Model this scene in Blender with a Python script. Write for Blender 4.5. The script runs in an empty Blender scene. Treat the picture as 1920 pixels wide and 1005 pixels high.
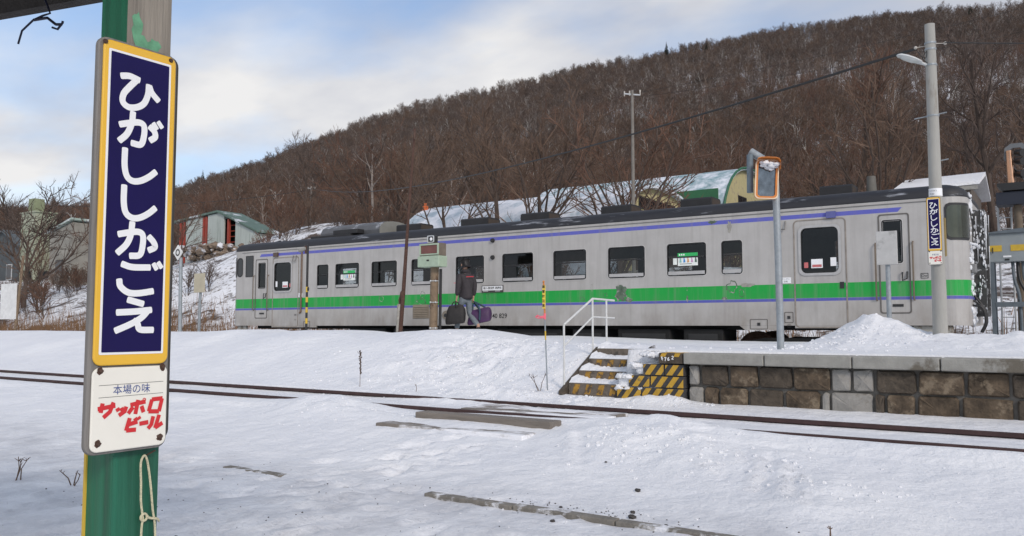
import bpy, bmesh, math, random
import numpy as np
from mathutils import Vector, Matrix
R = math.radians
random.seed(7); rng = np.random.default_rng(11)
sc = bpy.context.scene
C = sc.collection

# ------------------------------------------------------------------ camera, sky, sun, exposure
cam_d = bpy.data.cameras.new('camera'); cam = bpy.data.objects.new('camera', cam_d); C.objects.link(cam)
cam.location = (0, 0, 0.97)
cam.rotation_euler = (R(90) + math.atan(108.5/1550), 0, R(34.2))
cam_d.sensor_width = 36; cam_d.lens = 36*1550/1920
cam_d.clip_start = 0.05; cam_d.clip_end = 6000
sc.camera = cam
SUN_EL, SUN_AZ = 30.0, 122.0           # azimuth clockwise from +Y (behind and to the right of the camera)
world = bpy.data.worlds.new('World'); sc.world = world; world.use_nodes = True
def build_world():
    nt = world.node_tree; n = nt.nodes; l = nt.links; n.clear()
    out = n.new('ShaderNodeOutputWorld'); bg = n.new('ShaderNodeBackground')
    sky = n.new('ShaderNodeTexSky'); sky.sky_type = 'NISHITA'; sky.sun_disc = False
    sky.sun_elevation = R(SUN_EL); sky.sun_rotation = R(SUN_AZ); sky.altitude = 300; sky.dust_density = .3; sky.ozone_density = 2.4
    tc = n.new('ShaderNodeTexCoord'); sep = n.new('ShaderNodeSeparateXYZ'); l.new(tc.outputs['Generated'], sep.inputs[0])
    # cloud layer: the direction projected on a flat deck overhead
    add = n.new('ShaderNodeMath'); add.operation = 'MAXIMUM'; add.inputs[1].default_value = 0; l.new(sep.outputs[2], add.inputs[0])
    ad2 = n.new('ShaderNodeMath'); ad2.operation = 'ADD'; ad2.inputs[1].default_value = .22; l.new(add.outputs[0], ad2.inputs[0])
    dv = n.new('ShaderNodeVectorMath'); dv.operation = 'DIVIDE'
    cb = n.new('ShaderNodeCombineXYZ')
    for i in range(3): l.new(ad2.outputs[0], cb.inputs[i])
    l.new(tc.outputs['Generated'], dv.inputs[0]); l.new(cb.outputs[0], dv.inputs[1])
    mp = n.new('ShaderNodeMapping'); mp.inputs['Location'].default_value = (3.6, 1.9, 0.4); mp.inputs['Rotation'].default_value = (0, 0, R(20)); mp.inputs['Scale'].default_value = (1, 1.35, .6)
    l.new(dv.outputs[0], mp.inputs[0])
    ns = n.new('ShaderNodeTexNoise'); ns.inputs['Scale'].default_value = .85; ns.inputs['Detail'].default_value = 7; ns.inputs['Roughness'].default_value = .5; ns.inputs['Distortion'].default_value = .25
    l.new(mp.outputs[0], ns.inputs['Vector'])
    cr = n.new('ShaderNodeValToRGB'); cr.color_ramp.elements[0].position = .38; cr.color_ramp.elements[1].position = .59
    cr.color_ramp.elements[0].color = (.12, .12, .12, 1)
    l.new(ns.outputs['Fac'], cr.inputs[0])
    n2 = n.new('ShaderNodeTexNoise'); n2.inputs['Scale'].default_value = 1.7; n2.inputs['Detail'].default_value = 5
    l.new(mp.outputs[0], n2.inputs['Vector'])
    cc = n.new('ShaderNodeValToRGB'); cc.color_ramp.elements[0].position = .38; cc.color_ramp.elements[1].position = .64
    cc.color_ramp.elements[0].color = (4.5, 4.7, 5.3, 1); cc.color_ramp.elements[1].color = (6.95, 6.9, 6.9, 1)
    l.new(n2.outputs['Fac'], cc.inputs[0])
    # the sky texture is physically bright: bring it near the clouds' level
    mul = n.new('ShaderNodeVectorMath'); mul.operation = 'SCALE'; mul.inputs['Scale'].default_value = 1.35; l.new(sky.outputs[0], mul.inputs[0])
    hz = n.new('ShaderNodeMapRange'); hz.inputs['From Min'].default_value = .29; hz.inputs['From Max'].default_value = .10; hz.inputs['To Max'].default_value = .85; l.new(sep.outputs[2], hz.inputs['Value'])   # pale haze low in the sky
    mxf = n.new('ShaderNodeMath'); mxf.operation = 'MAXIMUM'; l.new(cr.outputs[0], mxf.inputs[0]); l.new(hz.outputs[0], mxf.inputs[1])
    mx = n.new('ShaderNodeMix'); mx.data_type = 'RGBA'; l.new(mxf.outputs[0], mx.inputs['Factor'])
    l.new(mul.outputs[0], mx.inputs['A']); l.new(cc.outputs[0], mx.inputs['B'])
    l.new(mx.outputs['Result'], bg.inputs[0]); bg.inputs[1].default_value = .1
    l.new(bg.outputs[0], out.inputs[0])
build_world()
sun_d = bpy.data.lights.new('sun', 'SUN'); sun = bpy.data.objects.new('sun', sun_d); C.objects.link(sun)
sun_d.energy = 1.5; sun_d.angle = R(14); sun_d.color = (1, .88, .76)
_sd = Vector((math.sin(R(SUN_AZ))*math.cos(R(SUN_EL)), math.cos(R(SUN_AZ))*math.cos(R(SUN_EL)), math.sin(R(SUN_EL))))
sun.rotation_euler = _sd.to_track_quat('Z', 'Y').to_euler()
vs = sc.view_settings; vs.view_transform = 'Standard'; vs.look = 'None'; vs.exposure = 0.32; vs.gamma = 1; vs.use_curve_mapping = False
sc.cycles.max_bounces = 6; sc.cycles.diffuse_bounces = 3; sc.cycles.glossy_bounces = 3; sc.cycles.transparent_max_bounces = 24
sc.cycles.use_denoising = True

# ------------------------------------------------------------------ materials
MATS = {}
def M(name, col, rough=.6, metal=0., var=.14, scale=6., bump=0., bscale=40., spot=None, spot_scale=3., spot_pos=.6, spec=.5, stretch=(1, 1, 1), spot_soft=.08):
    if name in MATS: return MATS[name]
    m = bpy.data.materials.new(name); m.use_nodes = True; nt = m.node_tree; n = nt.nodes; l = nt.links
    b = n['Principled BSDF']; b.inputs['Roughness'].default_value = rough; b.inputs['Metallic'].default_value = metal
    b.inputs['Specular IOR Level'].default_value = spec
    tc = n.new('ShaderNodeTexCoord'); mp = n.new('ShaderNodeMapping'); mp.inputs['Scale'].default_value = stretch
    l.new(tc.outputs['Object'], mp.inputs[0])
    ns = n.new('ShaderNodeTexNoise'); ns.inputs['Scale'].default_value = scale; ns.inputs['Detail'].default_value = 6; ns.inputs['Roughness'].default_value = .62
    l.new(mp.outputs[0], ns.inputs['Vector'])
    cr = n.new('ShaderNodeValToRGB'); e = cr.color_ramp.elements
    e[0].position = .28; e[1].position = .72
    e[0].color = tuple(c*(1-var) for c in col) + (1,); e[1].color = tuple(min(1, c*(1+var)) for c in col) + (1,)
    l.new(ns.outputs['Fac'], cr.inputs[0]); cur = cr.outputs[0]
    if spot:
        n2 = n.new('ShaderNodeTexNoise'); n2.inputs['Scale'].default_value = spot_scale; n2.inputs['Detail'].default_value = 9; n2.inputs['Roughness'].default_value = .66
        l.new(mp.outputs[0], n2.inputs['Vector'])
        r2 = n.new('ShaderNodeValToRGB'); r2.color_ramp.elements[0].position = spot_pos-spot_soft/2; r2.color_ramp.elements[1].position = spot_pos+spot_soft/2
        l.new(n2.outputs['Fac'], r2.inputs[0])
        mx = n.new('ShaderNodeMix'); mx.data_type = 'RGBA'; l.new(r2.outputs[0], mx.inputs['Factor']); l.new(cur, mx.inputs['A'])
        mx.inputs['B'].default_value = tuple(spot) + (1,); cur = mx.outputs['Result']
    l.new(cur, b.inputs['Base Color'])
    if bump:
        n3 = n.new('ShaderNodeTexNoise'); n3.inputs['Scale'].default_value = bscale; n3.inputs['Detail'].default_value = 5; l.new(mp.outputs[0], n3.inputs['Vector'])
        bp = n.new('ShaderNodeBump'); bp.inputs['Strength'].default_value = bump; bp.inputs['Distance'].default_value = .02
        l.new(n3.outputs['Fac'], bp.inputs['Height']); l.new(bp.outputs[0], b.inputs['Normal'])
    MATS[name] = m; return m
def glass_mat(name, tint=(.30, .33, .34), f=.12):
    m = bpy.data.materials.new(name); m.use_nodes = True; nt = m.node_tree; n = nt.nodes; l = nt.links; n.clear()
    o = n.new('ShaderNodeOutputMaterial'); t = n.new('ShaderNodeBsdfTransparent'); t.inputs[0].default_value = tint + (1,)
    g = n.new('ShaderNodeBsdfGlossy'); g.inputs['Roughness'].default_value = .03; g.inputs[0].default_value = (.9, .95, 1, 1)
    fr = n.new('ShaderNodeFresnel'); fr.inputs[0].default_value = 1.5
    mx = n.new('ShaderNodeMixShader'); l.new(fr.outputs[0], mx.inputs[0]); l.new(t.outputs[0], mx.inputs[1]); l.new(g.outputs[0], mx.inputs[2]); l.new(mx.outputs[0], o.inputs[0])
    MATS[name] = m; return m

def snow_mat(name, dirt_attr=False, litter=0.):
    m = bpy.data.materials.new(name); m.use_nodes = True; nt = m.node_tree; n = nt.nodes; l = nt.links
    b = n['Principled BSDF']; b.inputs['Roughness'].default_value = .62; b.inputs['Specular IOR Level'].default_value = .3
    g = n.new('ShaderNodeNewGeometry'); P = g.outputs['Position']
    def noise(s, d=5, r=.6):
        x = n.new('ShaderNodeTexNoise'); x.inputs['Scale'].default_value = s; x.inputs['Detail'].default_value = d; x.inputs['Roughness'].default_value = r; l.new(P, x.inputs['Vector']); return x.outputs['Fac']
    def ramp(s, a, bb, ca=(0, 0, 0, 1), cb=(1, 1, 1, 1)):
        x = n.new('ShaderNodeValToRGB'); x.color_ramp.elements[0].position = a; x.color_ramp.elements[1].position = bb; x.color_ramp.elements[0].color = ca; x.color_ramp.elements[1].color = cb; l.new(s, x.inputs[0]); return x.outputs[0]
    def mix(f, a, bb):
        x = n.new('ShaderNodeMix'); x.data_type = 'RGBA'; l.new(f, x.inputs['Factor'])
        for k, v in (('A', a), ('B', bb)):
            if isinstance(v, tuple): x.inputs[k].default_value = v
            else: l.new(v, x.inputs[k])
        return x.outputs['Result']
    def mul(a, bb):
        x = n.new('ShaderNodeMath'); x.operation = 'MULTIPLY'; l.new(a, x.inputs[0])
        if isinstance(bb, float): x.inputs[1].default_value = bb
        else: l.new(bb, x.inputs[1])
        return x.outputs[0]
    col = ramp(noise(.9, 4), .3, .7, (.80, .815, .85, 1), (.88, .89, .905, 1))
    if dirt_attr:
        at = n.new('ShaderNodeAttribute'); at.attribute_name = 'dirt'
        col = mix(mul(at.outputs['Fac'], ramp(noise(2.2, 8, .68), .38, .66)), col, (.56, .57, .60, 1))
        col = mix(mul(at.outputs['Fac'], ramp(noise(38, 4, .7), .66, .72)), col, (.12, .11, .11, 1))
    if litter:
        col = mix(ramp(noise(.55, 9, .72), .52-litter*.1, .60-litter*.1), col, (.085, .062, .05, 1))
        col = mix(ramp(noise(3.1, 9, .75), .54, .6), col, (.11, .08, .06, 1))
    l.new(col, b.inputs['Base Color'])
    bp1 = n.new('ShaderNodeBump'); bp1.inputs['Strength'].default_value = .6; bp1.inputs['Distance'].default_value = .085; l.new(noise(5, 9, .62), bp1.inputs['Height'])
    bp2 = n.new('ShaderNodeBump'); bp2.inputs['Strength'].default_value = .5; bp2.inputs['Distance'].default_value = .012; l.new(noise(45, 5, .7), bp2.inputs['Height']); l.new(bp1.outputs[0], bp2.inputs['Normal'])
    l.new(bp2.outputs[0], b.inputs['Normal'])
    MATS[name] = m; return m
snow_ground_m = snow_mat('snow_trodden', True); snow_hill_m = snow_mat('snow_litter', False, .12); snow_m = snow_mat('snow_clean')
snow_roof_m = snow_mat('snow_on_roof')
glass = glass_mat('window_glass', (.66, .69, .69))
dark_glass = M('dark_glass', (.012, .014, .017), .04, 0, .1, 2, spec=.8)
steel = M('galvanised_steel', (.30, .33, .35), .5, .3, .18, 14)
steel_l = M('light_grey_paint', (.50, .52, .53), .5, 0, .12, 9, spot=(.22, .16, .12), spot_scale=7, spot_pos=.72)
rust = M('rusty_steel', (.085, .045, .033), .85, .1, .35, 18, bump=.3, bscale=60)
rail_m = M('rusty_rail', (.060, .032, .030), .75, .2, .3, 9, bump=.2)
concrete = M('weathered_concrete', (.30, .295, .27), .9, 0, .18, 7, bump=.35, bscale=70, spot=(.14, .125, .10), spot_scale=2.2, spot_pos=.62)
conc_pole = M('pole_concrete', (.34, .335, .31), .9, 0, .14, 5, bump=.2, bscale=50, stretch=(1, 1, .25), spot=(.22, .20, .17), spot_scale=2.5, spot_pos=.58)
stone_b = M('brown_stone', (.095, .070, .047), .92, 0, .6, 7, bump=1., bscale=22, spot=(.21, .165, .115), spot_scale=5, spot_pos=.57)
stone_k = M('dark_stone', (.075, .060, .045), .92, 0, .5, 11, bump=.9, bscale=25, spot=(.20, .18, .15), spot_scale=5, spot_pos=.64)
stone_g = M('grey_block', (.29, .28, .26), .92, 0, .2, 6, bump=.5, bscale=40, spot=(.15, .13, .11), spot_scale=3, spot_pos=.62)
mortar = M('mortar', (.155, .145, .13), .95, 0, .35, 7, bump=.5)
old_wood = M('weathered_timber', (.20, .175, .15), .9, 0, .3, 9, bump=.7, bscale=30, stretch=(.12, 1, 1))
snowy_timber = M('snow_dusted_timber', (.20, .175, .15), .9, 0, .3, 9, bump=.5, bscale=30, stretch=(.35, 1, 1), spot=(.82, .83, .86), spot_scale=4, spot_pos=.50, spot_soft=.12)
grey_wood = M('grey_post_timber', (.26, .235, .20), .88, 0, .28, 22, bump=.6, bscale=50, stretch=(1, 1, .06), spot=(.11, .38, .22), spot_scale=4, spot_pos=.70)
board_wood = M('sign_back_timber', (.20, .19, .18), .85, 0, .25, 20, bump=.4, bscale=60, stretch=(1, 1, .1))
dark_edge = M('sign_edge_timber', (.055, .052, .05), .8, 0, .25, 20, stretch=(1, 1, .1))
yellow_e = M('yellow_enamel', (.80, .47, .045), .22, 0, .07, 3, spot=(.35, .16, .05), spot_scale=9, spot_pos=.80)
navy_e = M('navy_enamel', (.010, .006, .070), .3, 0, .2, 2, spec=.22)
white_e = M('white_enamel', (.82, .80, .72), .25, 0, .04, 3, spot=(.50, .33, .17), spot_scale=5, spot_pos=.74, spot_soft=.2)
white_p = M('white_letter', (.83, .84, .85), .3, 0, .03, 5)
red_p = M('red_letter', (.62, .025, .03), .35, 0, .08, 5)
blue_p = M('blue_letter', (.03, .07, .26), .35, 0, .08, 5)
black_p = M('black_letter', (.02, .02, .02), .5, 0, .1, 5)
bolt_m = M('rusty_bolt', (.10, .06, .045), .6, .5, .4, 60)
rope_m = M('cotton_rope', (.62, .58, .40), .9, 0, .15, 80, bump=.5, bscale=200)
yel_paint = M('hazard_yellow', (.50, .30, .035), .8, 0, .25, 9, spot=(.10, .085, .06), spot_scale=9, spot_pos=.62)
blk_paint = M('hazard_black', (.045, .045, .047), .8, 0, .3, 9, spot=(.16, .14, .11), spot_scale=9, spot_pos=.66)
yel_pole = M('yellow_paint', (.60, .40, .04), .5, 0, .12, 9)
blk_pole = M('black_paint', (.02, .02, .02), .5, 0, .2, 9)
bark = M('brown_bark', (.085, .062, .050), .95, 0, .3, 12, bump=.6, bscale=30, stretch=(1, 1, .3))
bark_mid = M('mid_bark', (.14, .115, .10), .95, 0, .35, 4, stretch=(1, 1, .4))
bark_pale = M('pale_bark', (.27, .235, .21), .95, 0, .35, 4, stretch=(1, 1, .4))
twig = M('brown_twigs', (.128, .084, .060), .95, 0, .3, 2)
twig_grey = M('grey_twigs', (.100, .074, .063), .95, 0, .3, 2)
twig_red = M('reddish_twigs', (.132, .073, .050), .95, 0, .3, 2)
grass_m = M('dry_grass', (.20, .115, .06), .95, 0, .35, 3)
pine = M('dark_needles', (.020, .032, .020), .9, 0, .3, 3)

# ------------------------------------------------------------------ mesh building helpers
ORG = {}
class MB:
    def __init__(s): s.v = []; s.f = []; s.m = []
    def add(s, vs, fs, m=0):
        k = len(s.v); s.v += [tuple(p) for p in vs]; s.f += [tuple(i+k for i in f) for f in fs]; s.m += [m]*len(fs); return s
    def box(s, a, b, m=0):
        x0, y0, z0 = (min(a[i], b[i]) for i in range(3)); x1, y1, z1 = (max(a[i], b[i]) for i in range(3))
        return s.add([(x0,y0,z0),(x1,y0,z0),(x1,y1,z0),(x0,y1,z0),(x0,y0,z1),(x1,y0,z1),(x1,y1,z1),(x0,y1,z1)],
            [(0,3,2,1),(4,5,6,7),(0,1,5,4),(1,2,6,5),(2,3,7,6),(3,0,4,7)], m)
    def obox(s, p0, p1, w, h, m=0, up=(0,0,1)):
        # bar with rectangular section from p0 to p1
        p0 = Vector(p0); p1 = Vector(p1); d = (p1-p0).normalized(); u = Vector(up)
        if abs(d.dot(u)) > .95: u = Vector((0,1,0))
        r = d.cross(u).normalized(); u = r.cross(d)
        vs = [p+r*a*w/2+u*b*h/2 for p in (p0, p1) for a, b in ((-1,-1),(1,-1),(1,1),(-1,1))]
        return s.add(vs, [(0,1,2,3),(7,6,5,4),(0,4,5,1),(1,5,6,2),(2,6,7,3),(3,7,4,0)], m)
    def tube(s, pts, r, n=8, m=0, cap=True):
        pts = [Vector(p) for p in pts]; rs = r if hasattr(r, '__len__') else [r]*len(pts)
        k0 = len(s.v); t = (pts[1]-pts[0]).normalized(); u = Vector((0,0,1)) if abs(t.z) < .9 else Vector((1,0,0)); a = t.cross(u).normalized()
        for i, p in enumerate(pts):
            if i == 0: t = pts[1]-pts[0]
            elif i == len(pts)-1: t = pts[-1]-pts[-2]
            else: t = (pts[i+1]-pts[i]).normalized()+(pts[i]-pts[i-1]).normalized()
            if t.length < 1e-9: t = Vector((0,0,1))
            t.normalize(); a = a-t*a.dot(t)
            if a.length < 1e-6: a = t.orthogonal()
            a.normalize(); b = t.cross(a)
            for j in range(n):
                q = 2*math.pi*j/n; s.v.append(tuple(p+(a*math.cos(q)+b*math.sin(q))*rs[i]))
        for i in range(len(pts)-1):
            for j in range(n):
                j2 = (j+1) % n; s.f.append((k0+i*n+j, k0+i*n+j2, k0+(i+1)*n+j2, k0+(i+1)*n+j)); s.m.append(m)
        if cap and n > 2:
            s.f.append(tuple(k0+j for j in reversed(range(n)))); s.m.append(m)
            s.f.append(tuple(k0+(len(pts)-1)*n+j for j in range(n))); s.m.append(m)
        return s
    def cyl(s, p0, p1, r0, r1=None, n=14, m=0): return s.tube([p0, p1], [r0, r0 if r1 is None else r1], n, m)
    def prism(s, poly, axis, a, b, m=0):
        # poly: 2D outline (counter-clockwise), extruded along an axis from a to b
        def P(q, t): return {'x': (t, q[0], q[1]), 'y': (q[0], t, q[1]), 'z': (q[0], q[1], t)}[axis]
        n = len(poly); vs = [P(q, a) for q in poly]+[P(q, b) for q in poly]
        fs = [tuple(range(n)), tuple(reversed(range(n, 2*n)))]+[(i, i+n, (i+1) % n+n, (i+1) % n) for i in range(n)]
        return s.add(vs, fs, m)
    def sphere(s, c, r, m=0, nu=12, nv=8, sc3=(1,1,1)):
        c = Vector(c); k = len(s.v); vs = []; fs = []
        for i in range(nv+1):
            th = math.pi*i/nv
            for j in range(nu):
                ph = 2*math.pi*j/nu; vs.append((c.x+r*sc3[0]*math.sin(th)*math.cos(ph), c.y+r*sc3[1]*math.sin(th)*math.sin(ph), c.z+r*sc3[2]*math.cos(th)))
        for i in range(nv):
            for j in range(nu): fs.append((i*nu+j, (i+1)*nu+j, (i+1)*nu+(j+1) % nu, i*nu+(j+1) % nu))
        return s.add(vs, fs, m)
    def poly(s, pts, m=0): return s.add(pts, [tuple(range(len(pts)))], m)
    def build(s, name, mats, parent=None, org=None, bevel=0, smooth=False, label=None, cat=None, group=None, kind=None, recalc=True):
        o3 = Vector(org) if org is not None else (ORG[parent] if parent else Vector((0,0,0)))
        me = bpy.data.meshes.new(name)
        me.from_pydata([(x-o3.x, y-o3.y, z-o3.z) for x, y, z in s.v], [], s.f)
        mats = mats if isinstance(mats, (list, tuple)) else [mats]
        for m in mats: me.materials.append(m)
        if len(mats) > 1: me.polygons.foreach_set('material_index', s.m)
        if recalc:
            bm = bmesh.new(); bm.from_mesh(me); bmesh.ops.recalc_face_normals(bm, faces=bm.faces); bm.to_mesh(me); bm.free()
        if smooth: me.polygons.foreach_set('use_smooth', [True]*len(me.polygons))
        o = bpy.data.objects.new(name, me); C.objects.link(o); ORG[o] = o3
        if parent: o.parent = parent
        else: o.location = o3
        if bevel:
            b = o.modifiers.new('bevel', 'BEVEL'); b.width = bevel; b.segments = 2; b.limit_method = 'ANGLE'; b.angle_limit = R(40)
        if smooth and bevel == 0:
            try:
                me.set_sharp_from_angle(angle=R(42))
            except Exception: pass
        return tag(o, label, cat, group, kind)
def tag(o, label=None, cat=None, group=None, kind=None):
    for k, v in (('label', label), ('category', cat), ('group', group), ('kind', kind)):
        if v: o[k] = v
    return o
def thing(name, label, cat, loc, group=None):
    o = bpy.data.objects.new(name, None); C.objects.link(o); o.location = loc; o.empty_display_size = .2; ORG[o] = Vector(loc)
    return tag(o, label, cat, group)
def copy_tree(o, loc, label=None, group=None):
    def cp(s, par):
        c = s.copy(); C.objects.link(c); c.parent = par
        for ch in s.children: cp(ch, c)
        return c
    c = cp(o, None); c.location = loc; ORG[c] = Vector(loc)
    return tag(c, label, None, group)
def rrect(x0, y0, x1, y1, r, n=5):
    out = []
    for cx, cy, a in ((x1-r, y1-r, 0), (x0+r, y1-r, 90), (x0+r, y0+r, 180), (x1-r, y0+r, 270)):
        for i in range(n+1): q = R(a+90*i/n); out.append((cx+r*math.cos(q), cy+r*math.sin(q)))
    return out
def ring(mb, outer, inner, P, m=0, d0=0., d1=.01):
    # raised frame: P(point2d, depth) -> 3D
    n = len(outer); vs = [P(q, d0) for q in outer]+[P(q, d1) for q in outer]+[P(q, d1) for q in inner]+[P(q, d0) for q in inner]; fs = []
    for i in range(n):
        j = (i+1) % n
        fs += [(i, j, n+j, n+i), (n+i, n+j, 2*n+j, 2*n+i), (2*n+i, 2*n+j, 3*n+j, 3*n+i)]
    mb.add(vs, fs, m)
def catmull(pts, k=6):
    if len(pts) < 3: return [Vector(p) for p in pts]
    P = [Vector(p) for p in pts]; P = [P[0]*2-P[1]]+P+[P[-1]*2-P[-2]]; out = []
    for i in range(1, len(P)-2):
        for j in range(k):
            t = j/k; a, b, c, d = P[i-1:i+3]
            out.append(.5*((2*b)+(c-a)*t+(2*a-5*b+4*c-d)*t*t+(3*b-a-3*c+d)*t**3))
    return out+[P[-2]]
def stroke(mb, pts, w, P, depth, smooth=True, cap=True, m=0):
    # flat brush stroke: ribbon with round ends, 2D points, P(point2d, depth) -> 3D
    q = catmull([Vector((p[0], p[1], 0)) for p in pts]) if smooth else [Vector((p[0], p[1], 0)) for p in pts]
    L, Rr = [], []
    for i, p in enumerate(q):
        t = (q[min(i+1, len(q)-1)]-q[max(i-1, 0)]).normalized(); n = Vector((-t.y, t.x, 0))*w/2
        L.append(p+n); Rr.append(p-n)
    k = len(q); vs = [P((p.x, p.y), depth) for p in L]+[P((p.x, p.y), depth) for p in Rr]
    mb.add(vs, [(i, i+1, k+i+1, k+i) for i in range(k-1)], m)
    if cap:
        for e, o2 in ((q[0], L[0]-q[0]), (q[-1], Rr[-1]-q[-1])):
            a0 = math.atan2(o2.y, o2.x); ac = a0+math.pi/2; pts2 = [e+(Vector((math.cos(a0), math.sin(a0), 0))*math.cos(math.pi*i/8)**1+Vector((math.cos(ac), math.sin(ac), 0))*.4*math.sin(math.pi*i/8)**.6)*w/2 for i in range(9)]
            mb.poly([P((p.x, p.y), depth) for p in pts2], m)
def text(name, s, mat, parent, size, frame, weight=0., align='CENTER', squash=1.):
    # frame: Matrix placing the text plane in world space
    cu = bpy.data.curves.new(name, 'FONT'); cu.body = s; cu.size = size; cu.align_x = align; cu.align_y = 'CENTER'; cu.offset = weight; cu.resolution_u = 3
    t = bpy.data.objects.new(name, cu); C.objects.link(t)
    bpy.context.view_layer.update()
    me = bpy.data.meshes.new_from_object(t.evaluated_get(bpy.context.evaluated_depsgraph_get()))
    bpy.data.objects.remove(t)
    me.transform(Matrix.Diagonal((squash, 1, 1, 1))); me.transform(frame)
    o3 = ORG[parent]; me.transform(Matrix.Translation(-o3)); me.materials.clear(); me.materials.append(mat)
    o = bpy.data.objects.new(name, me); C.objects.link(o); o.parent = parent; ORG[o] = o3
    return o
def frame_facing_cam_side(x, y, z):        # text plane facing -Y
    return Matrix.Translation((x, y, z)) @ Matrix.Rotation(R(90), 4, 'X')
def frame_px(x, y, z):                     # text plane facing +X
    return Matrix.Translation((x, y, z)) @ Matrix.Rotation(R(90), 4, 'Z') @ Matrix.Rotation(R(90), 4, 'X')

# value noise on arrays
_perm = rng.random((256, 256))
def vnoise(x, y):
    xi = np.floor(x).astype(int); yi = np.floor(y).astype(int); fx = x-xi; fy = y-yi
    fx = fx*fx*(3-2*fx); fy = fy*fy*(3-2*fy); g = lambda a, b: _perm[a & 255, b & 255]
    return (g(xi, yi)*(1-fx)+g(xi+1, yi)*fx)*(1-fy)+(g(xi, yi+1)*(1-fx)+g(xi+1, yi+1)*fx)*fy
def fbm(x, y, s=1., o=4, g=.5):
    t = 0; a = 1; n = 0
    for i in range(o): t = t+a*(vnoise(x*s+17.3*i, y*s+9.1*i)-.5); n += a; a *= g; s *= 2.03
    return t/n*2
def sstep(a, b, x): t = np.clip((x-a)/(b-a), 0, 1); return t*t*(3-2*t)
def spaced(segs):
    out = []
    for a, b, d in segs: out += list(np.arange(a, b-1e-6, d))
    return np.array(out+[segs[-1][1]])
def grid_obj(name, xs, ys, Z, mat, kind='structure', attr=None, label=None, cat=None):
    ny, nx = Z.shape; X, Y = np.meshgrid(xs, ys); co = np.stack([X, Y, Z], -1).reshape(-1, 3).astype(np.float32)
    i = np.arange((ny-1)*(nx-1)); r = i//(nx-1); c = i % (nx-1); a = r*nx+c
    fi = np.stack([a, a+1, a+nx+1, a+nx], -1).reshape(-1)
    me = bpy.data.meshes.new(name); me.vertices.add(len(co)); me.vertices.foreach_set('co', co.reshape(-1))
    me.loops.add(len(fi)); me.loops.foreach_set('vertex_index', fi.astype(np.int32)); me.polygons.add(len(i))
    me.polygons.foreach_set('loop_start', np.arange(len(i), dtype=np.int32)*4); me.update(calc_edges=True); me.validate()
    me.polygons.foreach_set('use_smooth', [True]*len(me.polygons)); me.materials.append(mat)
    if attr is not None:
        at = me.attributes.new('dirt', 'FLOAT', 'POINT'); at.data.foreach_set('value', attr.reshape(-1).astype(np.float32))
    o = bpy.data.objects.new(name, me); C.objects.link(o); ORG[o] = Vector((0,0,0)); return tag(o, label, cat, None, kind)

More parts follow.
